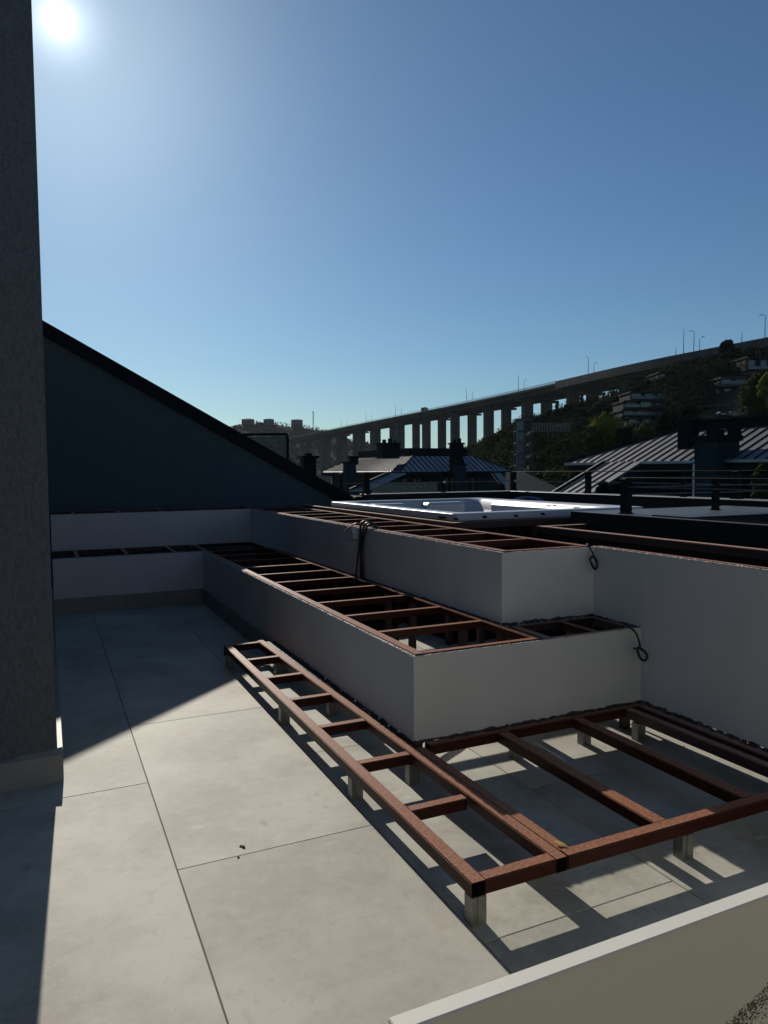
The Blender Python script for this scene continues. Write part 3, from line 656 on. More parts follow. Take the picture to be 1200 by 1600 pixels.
# corrugated hoses lying inside the lower step
for i, (pts, lb) in enumerate((([(2.42, 5.3, .03), (2.2, 4.9, .05), (2.1, 4.5, .03), (2.3, 4.1, .06), (2.2, 3.7, .04), (1.95, 3.5, .03)], 'black hose curving over the floor inside the lower step, nearest the corner'),
                               ([(2.3, 6.4, .03), (2.05, 5.9, .08), (2.1, 5.4, .25), (2.15, 5.15, .12), (2.35, 4.8, .03)], 'black hose rearing up between the crossbars inside the lower step'))):
    o = MB(); P_ = catmull(pts, 26); o.tube(P_, [.016+.003*(j % 2) for j in range(len(P_))], 9)
    tag(o.build('hose', 'cable', smooth=True), lb, 'hose')

# ================================================================== UPPER DECK AT THE RIGHT
t = thing('tub_frame', 'rusty steel frame carrying the white hot tub', 'steel frame', (3.3, 5.7, 0))
TZ = 1.2
tube_beam('rail', (3.315, 5.62, 1.13), (3.315, 9.85, 1.13), t, 'primer_dark', wd=.055, ht=.06)
tube_beam('rail', (3.345, 5.69, 1.129), (6.5, 5.69, 1.129), t, 'primer_dark', wd=.055, ht=.06)
for y in (5.75, 6.8, 7.8, 8.8): b = MB(); b.box((3.29, y-.03, 0), (3.34, y+.03, 1.065)); b.build('post', 'primer_dark', t)
for x in (4.2, 5.2): b = MB(); b.box((x-.03, 5.66, 0), (x+.03, 5.71, 1.065)); b.build('post', 'primer_dark', t)
b = MB(); b.box((3.37, 5.75, 0), (3.39, 9.4, 1.06)); b.box((3.39, 5.75, 0), (6.4, 5.77, 1.06)); b.build('shade_sheet', 'void', t)  # near-black sheets stand in for the shaded void under the tub
def tub():
    t = thing('hot_tub', 'white acrylic hot tub shell with moulded seats set into the deck', 'hot tub', (4.6, 7.4, TZ))
    x0, x1, y0, y1 = 3.395, 5.72, 5.785, 9.02
    def loop(ins, z, r, n=8):
        a0, a1, b0, b1 = x0+ins, x1-ins, y0+ins, y1-ins; o = []
        for cx, cy, s in ((a1-r, b1-r, 0), (a0+r, b1-r, 90), (a0+r, b0+r, 180), (a1-r, b0+r, 270)):
            for k in range(n): a = R(s+90*k/(n-1)); o.append((cx+r*math.cos(a), cy+r*math.sin(a), z))
        return o
    prof = [(0.004, TZ-.068, .06), (0, TZ-.012, .06), (.004, TZ-.003, .06), (.014, TZ, .07), (.11, TZ+.004, .12), (.16, TZ-.004, .16), (.185, TZ-.03, .18), (.23, TZ-.13, .22), (.26, TZ-.2, .25), (.38, TZ-.24, .3), (.52, TZ-.26, .35), (.56, TZ-.3, .35), (.62, TZ-.68, .35), (.75, TZ-.74, .3)]
    mb = MB(); L = [loop(*p) for p in prof]; n = len(L[0]); 
    for l in L: mb.v += l
    for i in range(len(L)-1):
        for k in range(n): mb.f.append((i*n+k, i*n+(k+1) % n, (i+1)*n+(k+1) % n, (i+1)*n+k)); mb.mi.append(0)
    mb.f.append(tuple((len(L)-1)*n+k for k in range(n))); mb.mi.append(0)
    mb.build('shell', 'acrylic', t, smooth=True)
    # headrests / loungers along the far and right walls
    for i, (xa, xb) in enumerate(((3.85, 4.35), (4.65, 5.25))):
        b = MB(); b.box((xa, 8.62, TZ-.2), (xb, 8.82, TZ-.035), c=.03); b.build('headrest', 'acrylic', t)
    b = MB(); b.box((5.36, 6.5, TZ-.2), (5.5, 8.2, TZ-.03), c=.03); b.build('armrest', 'acrylic', t)
    b = MB(); b.tube([(5.43, 7.05, TZ-.031), (5.43, 7.05, TZ-.02)], .03, 12); b.tube([(5.43, 6.93, TZ-.031), (5.43, 6.93, TZ-.02)], .022, 12); b.build('control_knobs', 'black_metal', t)
    # labels and brackets on the skirt
    for y, u in ((5.781, (712, 810)), (5.781, (757, 806.5)), (5.781, (806, 805)), (5.781, (848, 802))):
        p = ony(u[0], u[1], y); b = MB()
        b.box((p.x-.02, y-.001, p.z-.013), (p.x+.015, y+.002, p.z+.006)); b.box((p.x-.004, y-.003, p.z-.018), (p.x+.028, y-.001, p.z-.004)); b.build('bracket', 'black_metal', t)
    b = MB(); p = onx(690, 808, 3.392); b.box((3.390, p.y-.07, p.z-.014), (3.394, p.y+.06, p.z+.008)); b.build('bracket', 'black_metal', t)
tub()
# blue hose coil behind the tub
p = hpt(822, 11.9, 0); b = MB(); c = Vector((p.x*.885, p.y*.885, 1.02)); c = at(822, 786, 10.6)
P_ = [c+Vector((math.cos(a)*.22*RT.x, math.cos(a)*.22*RT.y, math.sin(a)*.085)) for a in np.linspace(0, 6.1, 30)]
b.tube(P_, .010, 8); b.tube([q+Vector((.09, .03, -.004)) for q in P_], .009, 8); tag(b.build('hose_coil', 'blue_hose', smooth=True), 'blue hose coil behind the far right rim of the white tub', 'hose')

# steel joist frame and dark platform on the right
t = thing('joist_frame', 'rusty steel frame under the dark platform right of the hot tub', 'steel frame', (4.0, 3, 0))
tube_beam('rail', (4.035, -.5, Z2), (4.035, 5.36, Z2), t, 'primer_dark', wd=.07, ht=.06)
tube_beam('rail', (4.072, 5.33, Z2-.001), (4.9, 5.33, Z2-.001), t, 'primer_dark', wd=.06, ht=.06)
b = MB(); b.box((4.01, -.5, 0), (4.03, 5.3, Z2-.061)); b.box((4.03, 5.29, 0), (5, 5.31, Z2-.061)); b.build('shade_sheet', 'void', t)  # near-black sheets stand in for the shaded void below these rails
for y in (1.2, 2.6, 4.0, 5.2): b = MB(); b.box((4.035, y-.03, 0), (4.08, y+.03, Z2-.061)); b.build('post', 'primer_dark', t)
t = thing('dark_platform', 'low anthracite sheet-metal platform with a sunken well, right of the hot tub', 'platform', (5, 4, Z2))
PX = 4.53
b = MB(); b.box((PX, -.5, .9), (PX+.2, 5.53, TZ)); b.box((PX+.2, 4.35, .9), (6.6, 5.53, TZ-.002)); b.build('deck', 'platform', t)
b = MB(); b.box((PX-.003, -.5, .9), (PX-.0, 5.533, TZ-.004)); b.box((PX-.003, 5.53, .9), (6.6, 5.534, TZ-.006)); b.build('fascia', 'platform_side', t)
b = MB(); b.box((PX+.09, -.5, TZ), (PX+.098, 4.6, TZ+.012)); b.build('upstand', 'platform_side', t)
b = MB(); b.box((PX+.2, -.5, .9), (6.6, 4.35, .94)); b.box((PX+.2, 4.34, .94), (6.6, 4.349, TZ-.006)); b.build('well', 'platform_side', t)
# edge parapets of the roof
t = thing('roof_parapet', 'dark low roof parapet with pale metal coping behind the hot tub', 'parapet', (6.8, 9.8, 0))
PZ = 1.245; PCX, PCY = onz(797, 767, PZ).x, onz(797, 767, PZ).y
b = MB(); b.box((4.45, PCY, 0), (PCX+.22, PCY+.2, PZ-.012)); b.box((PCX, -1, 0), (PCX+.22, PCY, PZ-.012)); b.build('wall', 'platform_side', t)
b = MB(); b.box((4.42, PCY-.02, PZ-.012), (PCX+.24, PCY+.22, PZ), c=.003); b.box((PCX-.02, -1, PZ-.012), (PCX+.24, PCY-.02, PZ-.0005), c=.003); b.build('coping', 'coping_metal', t)
t = thing('outer_parapet', 'second grey coped parapet beyond the railing at the far right', 'parapet', (7.6, 5, 0))
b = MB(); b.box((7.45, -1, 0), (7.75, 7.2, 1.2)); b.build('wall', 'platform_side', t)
b = MB(); b.box((7.4, -1, 1.2), (7.8, 7.25, 1.215), c=.003); b.build('coping', 'coping_metal', t)

# railings
RZ = 1.572
t = thing('roof_railing', 'black steel railing with a thin wire on the parapet behind the hot tub', 'railing', (PCX, PCY, PZ))
ym = PCY+.1
def rpost(x, y, z0, z1, w_, parent):
    b = MB(); b.box((x-w_/2, y-w_/2, z0), (x+w_/2, y+w_/2, z1), c=.003); b.box((x-w_*.65, y-w_*.65, z0), (x+w_*.65, y+w_*.65, z0+.008)); b.build('post', 'black_metal', parent)
xs = [along(Vector((5, ym, 1.3)), (1, 0, 0), u).x for u in (533, 572, 692, 802)]
for x, w_ in zip(xs, (.04, .09, .05, .08)): rpost(x, ym, PZ, RZ-.01, w_, t)
ys = [along(Vector((PCX+.11, 5, 1.3)), (0, 1, 0), u).y for u in (919, 1068, 1151)]
for y, w_ in zip(ys, (.07, .05, .08)): rpost(PCX+.11, y, PZ, RZ-.01, w_, t)
b = MB(); b.box((xs[0], ym-.03, RZ-.012), (xs[3]+.03, ym+.03, RZ), c=.002); b.box((PCX+.08, -.9, RZ-.012), (PCX+.14, ym-.03, RZ-.0005), c=.002); b.build('top_rail', 'black_metal', t)
b = MB(); b.tube([(xs[0], ym, 1.41), (xs[3], ym, 1.41)], .006, 6); b.tube([(PCX+.11, ym, 1.41), (PCX+.11, -.9, 1.41)], .006, 6); b.build('wire', 'lamp_metal', t)
for x, w_ in ((xs[2], 0), (xs[3], 0)): b = MB(); b.tube([(x, ym-.06, 1.41), (x, ym-.03, 1.41)], .02, 8); b.build('wire_clamp', 'white_bit', t)
b = MB(); b.box((xs[1]+.1, ym+.0, PZ+.01), (xs[2]-.1, ym+.008, PZ+.16)); b.build('glass_upstand', glass_mat('rail_glass', (.2, .25, .25), .25), t)
t = thing('platform_railing', 'nearer black steel railing on the dark platform, thick corner post', 'railing', (4.62, 4.9, TZ))
FX, FY = PX+.15, along(Vector((PX+.15, 3, TZ)), (0, 1, 0), 978).y; FZ = px
fz = 1.6-.055
p2 = ony(976, 746, FY); fz = p2.z
rpost(FX, FY, TZ, fz-.01, .075, t)
for u in (1118,): x = along(Vector((5, FY, 1.3)), (1, 0, 0), u).x; rpost(x, FY, TZ-.001, fz-.01, .055, t)
rpost(FX, 1.6, TZ, fz-.01, .055, t)
b = MB(); b.box((FX-.025, -.4, fz-.010), (FX+.025, FY+.03, fz), c=.002); b.box((FX+.025, FY-.022, fz-.0105), (6.5, FY+.022, fz-.0005), c=.002); b.build('top_rail', 'black_metal', t)
b = MB(); b.tube([(FX, FY, fz-.085), (FX, -.4, fz-.085)], .005, 6); b.tube([(FX, FY, fz-.086), (6.5, FY, fz-.086)], .005, 6)
b.tube([(FX, FY, TZ+.17), (6.5, FY, TZ+.17)], .005, 6); b.build('wire', 'lamp_metal', t)

# ================================================================== HOUSES BEHIND
def seams(mb, poly, across, down, gap, wd=.05, ht=.05, mi=1):
    """raised standing seams over a planar polygon, running in direction 'down', one every 'gap' along 'across'"""
    poly = [Vector(p) for p in poly]; o = poly[0]; A = Vector(across).normalized(); D = Vector(down).normalized()
    nrm = A.cross(D).normalized(); nrm *= 1 if nrm.z > 0 else -1
    q = []
    g = A.dot(D); 
    for p in poly:
        v = p-o; a, b_ = v.dot(A), v.dot(D); det = 1-g*g; q.append(((a-g*b_)/det, (b_-g*a)/det))
    a = math.ceil(min(x for x, _ in q)/gap)*gap+gap*.3
    while a < max(x for x, _ in q):
        hit = []
        for i in range(len(q)):
            (a0, b0), (a1, b1) = q[i], q[(i+1) % len(q)]
            if (a0-a)*(a1-a) < 0: hit.append(b0+(b1-b0)*(a-a0)/(a1-a0))
        if len(hit) >= 2:
            s0, s1 = min(hit), max(hit)
            if s1-s0 > .15: mb.obox(o+A*(a-wd/2)+D*s0+nrm*.004, D*(s1-s0), A*wd, nrm*ht, mi)
        a += gap
def slab_face(mb, poly, th=.12, mi=0): mb.prism(poly, (0, 0, -th), mi)

# --- centre house, hipped zinc roof
D1 = 74
C0 = at(624, 737, D1)
def solve2(f, x, n=60):
    x = np.array(x, float)
    for _ in range(n):
        r = np.array(f(x)); J = np.zeros((2, 2))
        for i in range(2): y = x.copy(); y[i] += 1e-4; J[:, i] = (np.array(f(y))-r)/1e-4
        x = x-np.linalg.solve(J, r)*.8
    return x
s1, k1 = solve2(lambda x: np.array(px(C0+Vector((x[0], x[0], x[0]*x[1]))))-np.array((645, 713)), (3, .4))
t1 = (along(C0, (0, 1, 0), 503)-C0).y
w1 = (along(C0, (1, 0, 0), 802)-C0).x
rise = s1*k1
def house1():
    t = thing('hipped_house', 'grey house with a hipped zinc roof, left slope in glaring sun, below the viaduct', 'house', (C0.x, C0.y, -14))
    c0, c1, c2, c3 = C0, C0+Vector((w1, 0, 0)), C0+Vector((w1, t1, 0)), C0+Vector((0, t1, 0))
    up = Vector((0, 0, rise)); a0, a1, a2, a3 = c0+Vector((s1, s1, 0))+up, c1+Vector((-s1, s1, 0))+up, c2+Vector((-s1, -s1, 0))+up, c3+Vector((s1, -s1, 0))+up
    b = MB()
    for poly, ac, dn in (((c0, c1, a1, a0), (1, 0, 0), (0, -s1, -rise)), ((c3, c0, a0, a3), (0, 1, 0), (-s1, 0, -rise)), ((c1, c2, a2, a1), (0, 1, 0), (s1, 0, -rise)), ((c2, c3, a3, a2), (1, 0, 0), (0, s1, -rise))):
        slab_face(b, poly, .10); seams(b, poly, ac, dn, .62, .07, .07)
    slab_face(b, (a0, a1, a2, a3), .1)
    for p, q in ((c0, a0), (c1, a1), (c2, a2), (c3, a3)): b.bar(p+Vector((0, 0, .05)), q+Vector((0, 0, .05)), .16, .1, 1)
    b.build('roof', ['zinc', 'seam'], t)
    zt = elev(700, 699, D1+s1+1)
    b = MB(); b.box((a0.x+.1, a0.y+1.2, a0.z-.3), (a1.x-.1, a2.y-1.2, zt)); b.build('ridge_box', 'roof_dark', t)
    b = MB(); b.box((c0.x-.05, c0.y-.08, c0.z-.45), (c1.x+.05, c0.y+.02, c0.z-.02)); b.box((c0.x-.08, c0.y-.08, c0.z-.40), (c0.x+.02, c3.y, c0.z-.02)); b.build('gutter', 'roof_dark', t)
    b = MB(); b.box((c0.x+1.0, c0.y+1.1, -14), (c1.x-1.0, c2.y-1, C0.z-.1)); b.build('wall', 'house_wall', t)
    b = MB(); b.box((c0.x+.1, c0.y+.1, C0.z-.5), (c1.x-.1, c2.y-.1, C0.z-.14)); b.build('soffit', 'soffit', t)
    yw = c0.y+1.1
    def X(u): return along(Vector((c0.x, yw, 1)), (1, 0, 0), u).x
    for u0, u1, v1, kind in ((628, 636, 775, 1), (644, 650, 775, 1), (652, 658, 775, 1), (660, 667, 775, 1), (692, 700, 775, 1), (704, 710, 775, 1), (736, 741, 775, 0)):
        f = MB(); xa_, xb_ = X(u0), X(u1); z1_ = C0.z-.75; z0_ = C0.z-3.1
        f.box((xa_-.12, yw-.06, z0_), (xa_, yw+.0, z1_)); f.box((xb_, yw-.06, z0_), (xb_+.12, yw+.0, z1_)); f.box((xa_-.12, yw-.065, z1_), (xb_+.12, yw, z1_+.12)); f.box((xa_-.12, yw-.065, z0_-.12), (xb_+.12, yw, z0_))
        f = f.build('window', 'roof_dark', t)
        g = MB(); g.box((xa_+.01, yw-.03, z0_+.01), (xb_-.01, yw-.01, z1_-.01)); g.build('pane', 'window', f)
    # lower lean-to slopes at both ends
    for (u, v), (u2, v2), (u3, v3), (u4, v4), nm in (((608, 739), (634, 739), (572, 766), (546, 766), 'left'), ((768, 739), (782, 739), (803, 765), (787, 765), 'right')):
        b = MB(); d_ = D1-1; P_ = [at(u, v, d_), at(u2, v2, d_), at(u3, v3, d_-2.5), at(u4, v4, d_-2.5)]; slab_face(b, P_, .12)
        b.bar(P_[0]+Vector((0, -.05, .1)), P_[3]+Vector((0, -.05, .1)), .2, .14, 1); b.build('lower_roof', ['zinc', 'seam'], t)
    # chimneys
    def chim(u0, u1, v0, v1, d_, m, nm='chimney', cap=True, flues=2):
        p, q = at(u0, v0, d_), at(u1, v1, d_); f = MB(); dp = q.x-p.x
        dx = max(.5, abs((q-p).dot(RT))/1.15); f.box((p.x, p.y, q.z), (p.x+dx, p.y+dx*.8, p.z)); o = f.build(nm, m, t)
        if cap: g = MB(); g.box((p.x-.12, p.y-.12, p.z), (p.x+dx+.12, p.y+dx*.8+.12, p.z+.16)); g.build('cap', 'roof_dark', o)
        g = MB()
        for i in range(flues): xx = p.x+dx*(i+.5)/flues; g.box((xx-.16, p.y+.2, p.z+.16), (xx+.16, p.y+.5, p.z+.5+.12*(i % 2)))
        if flues: g.build('flue', 'black_metal', o)
    chim(598, 632, 694, 716, D1+s1*.75, 'roof_dark', flues=3)
    chim(709, 729, 694, 738, D1+1.2, 'roof_dark', flues=2)
    chim(548, 563, 715, 726, D1+3, 'roof_dark', flues=0)
    chim(541, 560, 724, 770, D1-.6, 'house_wall', flues=0)
    chim(714, 733, 727, 772, D1-.5, 'house_wall', flues=2)
    b = MB(); p = at(620, 692, D1+s1*.9); b.tube([p, p+Vector((0, 0, 2.1))], .05, 5); b.bar(p+Vector((-.5, 0, 1.2)), p+Vector((.6, 0, 1.2)), .04); b.tube([p+Vector((.1*math.cos(a), 0, .6+.35*math.sin(a))) + Vector((.3*math.cos(a), 0, 0)) for a in np.linspace(0, 6, 12)], .04, 5); b.build('aerial', 'lamp_metal', t)
house1()

# --- right house, big grey standing-seam roof
D2 = 40
E0 = at(1003, 721, D2)                         # right verge top of the lower wing, on the eave line
s2, k2 = solve2(lambda x: np.array(px(E0+Vector((-x[0], 0, -x[0]*x[1]))))-np.array((925, 770)), (3, .5))
DN = Vector((-1, 0, -k2))
def house2():
    t = thing('seamed_roof_house', 'nearer house at the right with broad grey standing-seam roof and square blue-grey chimney', 'house', (E0.x, E0.y, -14))
    EL = along(E0, (0, 1, 0), 945); EF = along(E0, (0, 1, 0), 884); ER = E0+Vector((0, -16, 0))
    # far hip: from EF rising in direction (+1,-1) to the ridge near bearing 1058
    L_ = 7.0
    ha, hb = solve2(lambda x: np.array(px(EF+Vector((x[0], -x[1], x[0]*k2))))-np.array((1058, 674)), (5, 4))
    top = EF+Vector((ha, -hb, ha*k2)); RR = Vector((top.x, ER.y, top.z))
    b = MB(); main = (EF, ER, RR, top); slab_face(b, main, .12); seams(b, main, (0, 1, 0), (-1, 0, -k2), .62, .06, .05)
    B0 = E0+DN*(s2*1.35); B1 = EL+DN*(s2*1.35); wing = (EL, E0, B0, B1); slab_face(b, wing, .12); seams(b, wing, (0, 1, 0), (-1, 0, -k2), .62, .06, .05)
    b.bar(EF+Vector((0, 0, .08)), top+Vector((0, 0, .08)), .18, .12, 1); b.build('roof', ['zinc_brown', 'seam'], t)
    b = MB(); b.bar(EL+Vector((0, .05, .12)), B1+Vector((0, .05, .12)), .07, .06); b.bar(EL+Vector((0, .0, -.12)), B1+Vector((0, .0, -.12)), .10, .42, 1); b.build('verge', ['zinc', 'black_metal'], t)
    b = MB(); b.box((EF.x-.12, ER.y, EF.z-.14), (EF.x-.001, E0.y, EF.z+.0)); b.box((EF.x-.12, EL.y, EF.z-.14), (EF.x-.001, EF.y, EF.z)); b.build('gutter', 'zinc', t)
    b = MB(); b.box((EF.x+.0, ER.y, EF.z-.55), (EF.x+1.4, EF.y-.3, EF.z-.16)); b.build('soffit', 'soffit', t)
    b = MB(); b.box((EF.x+1.4, ER.y, -14), (top.x+6, EF.y-.8, EF.z-.12)); b.build('wall', 'house_wall', t)
    b = MB(); b.prism([E0+Vector((1.3, .0, -.2)), E0+DN*.1+Vector((0, 0, -.13)), B0+Vector((0, 0, -.13)), Vector((B0.x, B0.y, -14)), Vector((E0.x+1.3, E0.y, -14))], (0, .2, 0)); b.build('wing_wall', 'house_wall', t)
    # clerestory
    q = top; zt0 = at(1090, 659, px_depth(along(top, (0, 1, 0), 1090))).z
    b = MB(); b.box((top.x-.05, ER.y, top.z-.5), (top.x+2.5, top.y-.8, zt0)); 
    b.build('clerestory', 'black_metal', t)
    b = MB(); b.box((top.x-.25, ER.y, zt0), (top.x+2.7, top.y-.6, zt0+.12)); b.build('clerestory_coping', 'seam', t)
    xw = EF.x+1.4
    def Y(u): return along(Vector((xw, E0.y, 1)), (0, 1, 0), u).y
    for u0, u1 in ((1046, 1056), (1062, 1082), (1150, 1166), (1170, 1186)):
        f = MB(); ya, yb = Y(u1), Y(u0); f.box((xw-.05, ya-.08, -1.6), (xw, ya, 1.15)); f.box((xw-.05, yb, -1.6), (xw, yb+.08, 1.15)); f.box((xw-.055, ya-.08, 1.15), (xw, yb+.08, 1.25))
        f = f.build('window', 'roof_dark', t); g = MB(); g.box((xw-.03, ya+.003, -1.6), (xw-.012, yb-.003, 1.148)); g.build('pane', 'window', f)
    # big chimney column
    dC = px_depth(along(E0, (0, 1, 0), 1085))-.8
    p, q = at(1085, 690, dC), at(1148, 690, dC); wd = (q-p).dot(RT)
    xa_ = p.x; f = MB(); hw = wd/ (abs(RT.x)+abs(RT.y)*.0+.42)
    f.box((p.x, p.y-hw*.9, -14), (p.x+hw*1.0, p.y, p.z)); o = f.build('chimney', 'house_wall', t)
    g = MB(); g.box((p.x-.12, p.y-hw*.9-.12, p.z), (p.x+hw+.12, p.y+.12, p.z+.27)); g.build('cap', 'black_metal', o)
    g = MB(); g.box((p.x+.4, p.y-.9, p.z+.27), (p.x+1.0, p.y-.35, p.z+.55)); g.box((p.x+1.2, p.y-1.3, p.z+.27), (p.x+1.7, p.y-.9, p.z+.62)); g.build('flue', 'roof_dark', o)
    g = MB(); g.tube([(p.x-.05, p.y-.04, -3), (p.x-.05, p.y-.04, p.z-1.1)], .045, 8); g.build('drainpipe', 'white_bit', o)
    # dark chimney box on the roof
    r_ = fw+RT*((1073-600)/FPX)-UP*((697-800)/FPX); N_ = Vector((-k2, 0, 1)); dA = N_.dot(E0-CAM)/N_.dot(r_)
    p, q = at(1059, 659, dA), at(1088, 698, dA); wd = (q-p).dot(RT)
    f = MB(); f.box((p.x, p.y-wd*.75, q.z-.6), (p.x+wd*.75, p.y, p.z)); o = f.build('chimney', 'roof_dark', t)
    g = MB(); g.box((p.x-.1, p.y-wd*.75-.1, p.z), (p.x+wd*.75+.1, p.y+.1, p.z+.12)); g.build('cap', 'black_metal', o)
def px_depth(p): return (Vector(p)-CAM).dot(fw)
house2()

# --- low roof between the two houses
def midroof():
    t = thing('low_roof_house', 'low house with plain blue-grey pitched roof between the two bigger houses', 'house', tuple(hpt(840, 58, -14)))
    p0, p1, p2_, p3 = at(790, 737, 62), at(818, 737, 62), at(884, 768, 55), at(790, 772, 53)
    b = MB(); slab_face(b, (p0, p1, p2_, p3), .15); b.build('roof', 'slate_roof', t)
    b = MB(); b.prism([p3+Vector((0, 0, -.15)), p2_+Vector((0, 0, -.15)), Vector((p2_.x, p2_.y, -14)), Vector((p3.x, p3.y, -14))], (p1-p2_).normalized()*6-Vector((0, 0, (p1-p2_).normalized().z*6))); b.build('wall', 'house_wall', t)
midroof()

# ================================================================== VIADUCT
ZV = 48.0
DECKPX = [(430, 689), (455, 684), (492, 676.5), (541, 666), (575, 659.5), (612, 652), (650, 645), (687, 637.5), (725, 630), (762, 622), (800, 614), (840, 605), (870, 598.5), (920, 587), (960, 577), (1010, 566.5), (1060, 557), (1130, 544), (1200, 531), (1300, 512), (1500, 473)]
VP_ = [onz(u, v, ZV) for u, v in DECKPX]
for _ in range(2): VP_ = [VP_[0]]+[(VP_[i-1]+VP_[i]*2+VP_[i+1])/4 for i in range(1, len(VP_)-1)]+[VP_[-1]]
VPs = [VP_[0]]+[(VP_[i-1]+VP_[i]*2+VP_[i+1])/4 for i in range(1, len(VP_)-1)]+[VP_[-1]]
PATH = catmull(VPs, 8)
for p in PATH: p.z = ZV
def nrm(i):
    a = PATH[max(0, i-1)]; b_ = PATH[min(len(PATH)-1, i+1)]; d_ = (b_-a).normalized(); n = Vector((d_.y, -d_.x, 0))
    return n if n.dot(PATH[i]-CAM) > 0 else -n      # towards the far side
def ribbon(mb, sect, i0=0, i1=None, mi=0):
    """sweep a closed (offset, z) section along the deck path"""
    i1 = i1 or len(PATH); base = len(mb.v); m = len(sect)
    for i in range(i0, i1):
        n = nrm(i)
        for o_, z in sect: mb.v.append(tuple(PATH[i]+n*o_+Vector((0, 0, z))))
    for i in range(i1-i0-1):
        for k in range(m): mb.f.append((base+i*m+k, base+i*m+(k+1) % m, base+(i+1)*m+(k+1) % m, base+(i+1)*m+k)); mb.mi.append(mi)
    mb.f += [tuple(base+k for k in range(m)), tuple(base+(i1-i0-1)*m+k for k in range(m))]; mb.mi += [mi, mi]
def path_at(u, off=0.):                      # index/point on the path offset 'off' metres at bearing u
    best = None
    for i in range(len(PATH)-1):
        p, q = PATH[i]+nrm(i)*off, PATH[i+1]+nrm(i+1)*off
        up_, uq = px(p)[0], px(q)[0]
        if (up_-u)*(uq-u) <= 0 and up_ != uq: return p+(q-p)*((u-up_)/(uq-up_)), nrm(i), (q-p).normalized()
    return None
OFF2 = 19.0
t = thing('viaduct', 'long concrete motorway viaduct climbing across the valley on paired square piers', 'viaduct', tuple(Vector((PATH[60].x, PATH[60].y, -14))))
for o_ in (0, OFF2):
    b = MB(); ribbon(b, [(o_, 0), (o_, -1.1), (o_+2.2, -1.5), (o_+2.2, -1.7), (o_+14.2, -1.7), (o_+14.2, -1.5), (o_+16.4, -1.1), (o_+16.4, 0)]); b.build('deck_slab', 'concrete', t)
    b = MB()
    for g in (2.6, 8.0, 11.6): ribbon(b, [(o_+g, -1.7), (o_+g, -3.6), (o_+g+1.2, -3.6), (o_+g+1.2, -1.7)])
    b.build('girder', 'concrete_dark', t)
    b = MB(); ribbon(b, [(o_+.3, .004), (o_+.3, .06), (o_+16.1, .06), (o_+16.1, .004)]); b.build('roadway', 'asphalt', t)
# solid noise barrier on the near, right-hand part
iB = min(range(len(PATH)), key=lambda i: abs(px(PATH[i])[0]-869))
b = MB(); ribbon(b, [(-.05, -3.0), (-.25, -3.0), (-.25, .9), (-.05, .9)], iB); b.build('noise_barrier', 'concrete_dark', t)
b = MB(); ribbon(b, [(.1, 1.05), (.1, 1.2), (.22, 1.2), (.22, 1.05)], 0, iB+1); ribbon(b, [(.1, .6), (.1, .68), (.18, .68), (.18, .6)], 0, iB+1)
for i in range(4, iB+1):
    for k in range(3): p = PATH[i-1]+(PATH[i]-PATH[i-1])*(k/3); b.box((p.x-.08, p.y-.08, ZV), (p.x+.08, p.y+.08, ZV+1.1))
b.build('guard_rail', 'lamp_metal', t)
def pier(u, off, wd=4.3, z0=-14.5):
    r = path_at(u, off+8.2)
    if not r: return
    p, n, d_ = r; hw, hl = 1.7, 3.0*1.05
    b = MB(); z1_ = ZV-5.0
    sh = [(-hl, -hw), (-hl, hw), (hl, hw), (hl, -hw)]
    # slightly ribbed shaft: recessed centre panel on each wide face
    prof = [(-hl, -hw), (-.5, -hw), (-.4, -hw+.3), (.4, -hw+.3), (.5, -hw), (hl, -hw), (hl, hw), (.5, hw), (.4, hw-.3), (-.4, hw-.3), (-.5, hw), (-hl, hw)]
    b.prism([Vector((p.x, p.y, z0))+n*a+d_*c for a, c in prof], (0, 0, z1_-z0)); o = b.build('pier', 'concrete', t)
    b = MB(); b.prism([Vector((p.x, p.y, z1_))+n*a+d_*c for a, c in ((-7.2, -1.9), (-7.2, 1.9), (7.2, 1.9), (7.2, -1.9))], (0, 0, 1.38)); b.build('crosshead', 'concrete_dark', o)
for u in (481.5, 505, 529, 556, 589, 626, 666, 711, 763.5, 824, 895.5, 980, 1075): pier(u, 0)
for u in (512, 538, 566, 583, 614, 650, 690.5, 737.7, 791, 854, 926, 1010): pier(u, OFF2)

def lamp(u, off, hgt=11, arm=-1, lb='', nm='street_lamp', cat='street lamp', group='street lamps along the viaduct'):
    r = path_at(u, off)
    if not r: return
    p, n, d_ = r; p = Vector((p.x, p.y, ZV)); t = thing(nm, lb, cat, p, group)
    b = MB(); b.tube(catmull([p, p+Vector((0, 0, hgt*.6)), p+Vector((0, 0, hgt*.93))-n*0, p+Vector((0, 0, hgt))+d_*arm*1.0], 4), [.15]*4+[.12]*4+[.09]*5, 6); b.build('pole', 'lamp_metal', t)
    q = p+Vector((0, 0, hgt))+d_*arm*1.0; b = MB(); b.bar(q, q+d_*arm*1.5+Vector((0, 0, .15)), .4, .18); b.build('lamp_head', 'lamp_metal', t)
LP = [(533, 'leftmost'), (572, 'second from the left'), (618, 'third from the left'), (729, 'fourth from the left, above the centre house'), (810, 'fifth from the left'), (919, 'at the start of the solid barrier'), (1084, 'above the wooded crest at the right')]
for u, where in LP:
    lamp(u, .4, 9.5, -1, 'left-hand slim lamp of the viaduct pair '+where); lamp(u+9, 15.9, 9.5, 1, 'right-hand slim lamp of the viaduct pair '+where)
lamp(1195, .4, 9.5, -1, 'single slim viaduct lamp at the right edge of the photo')
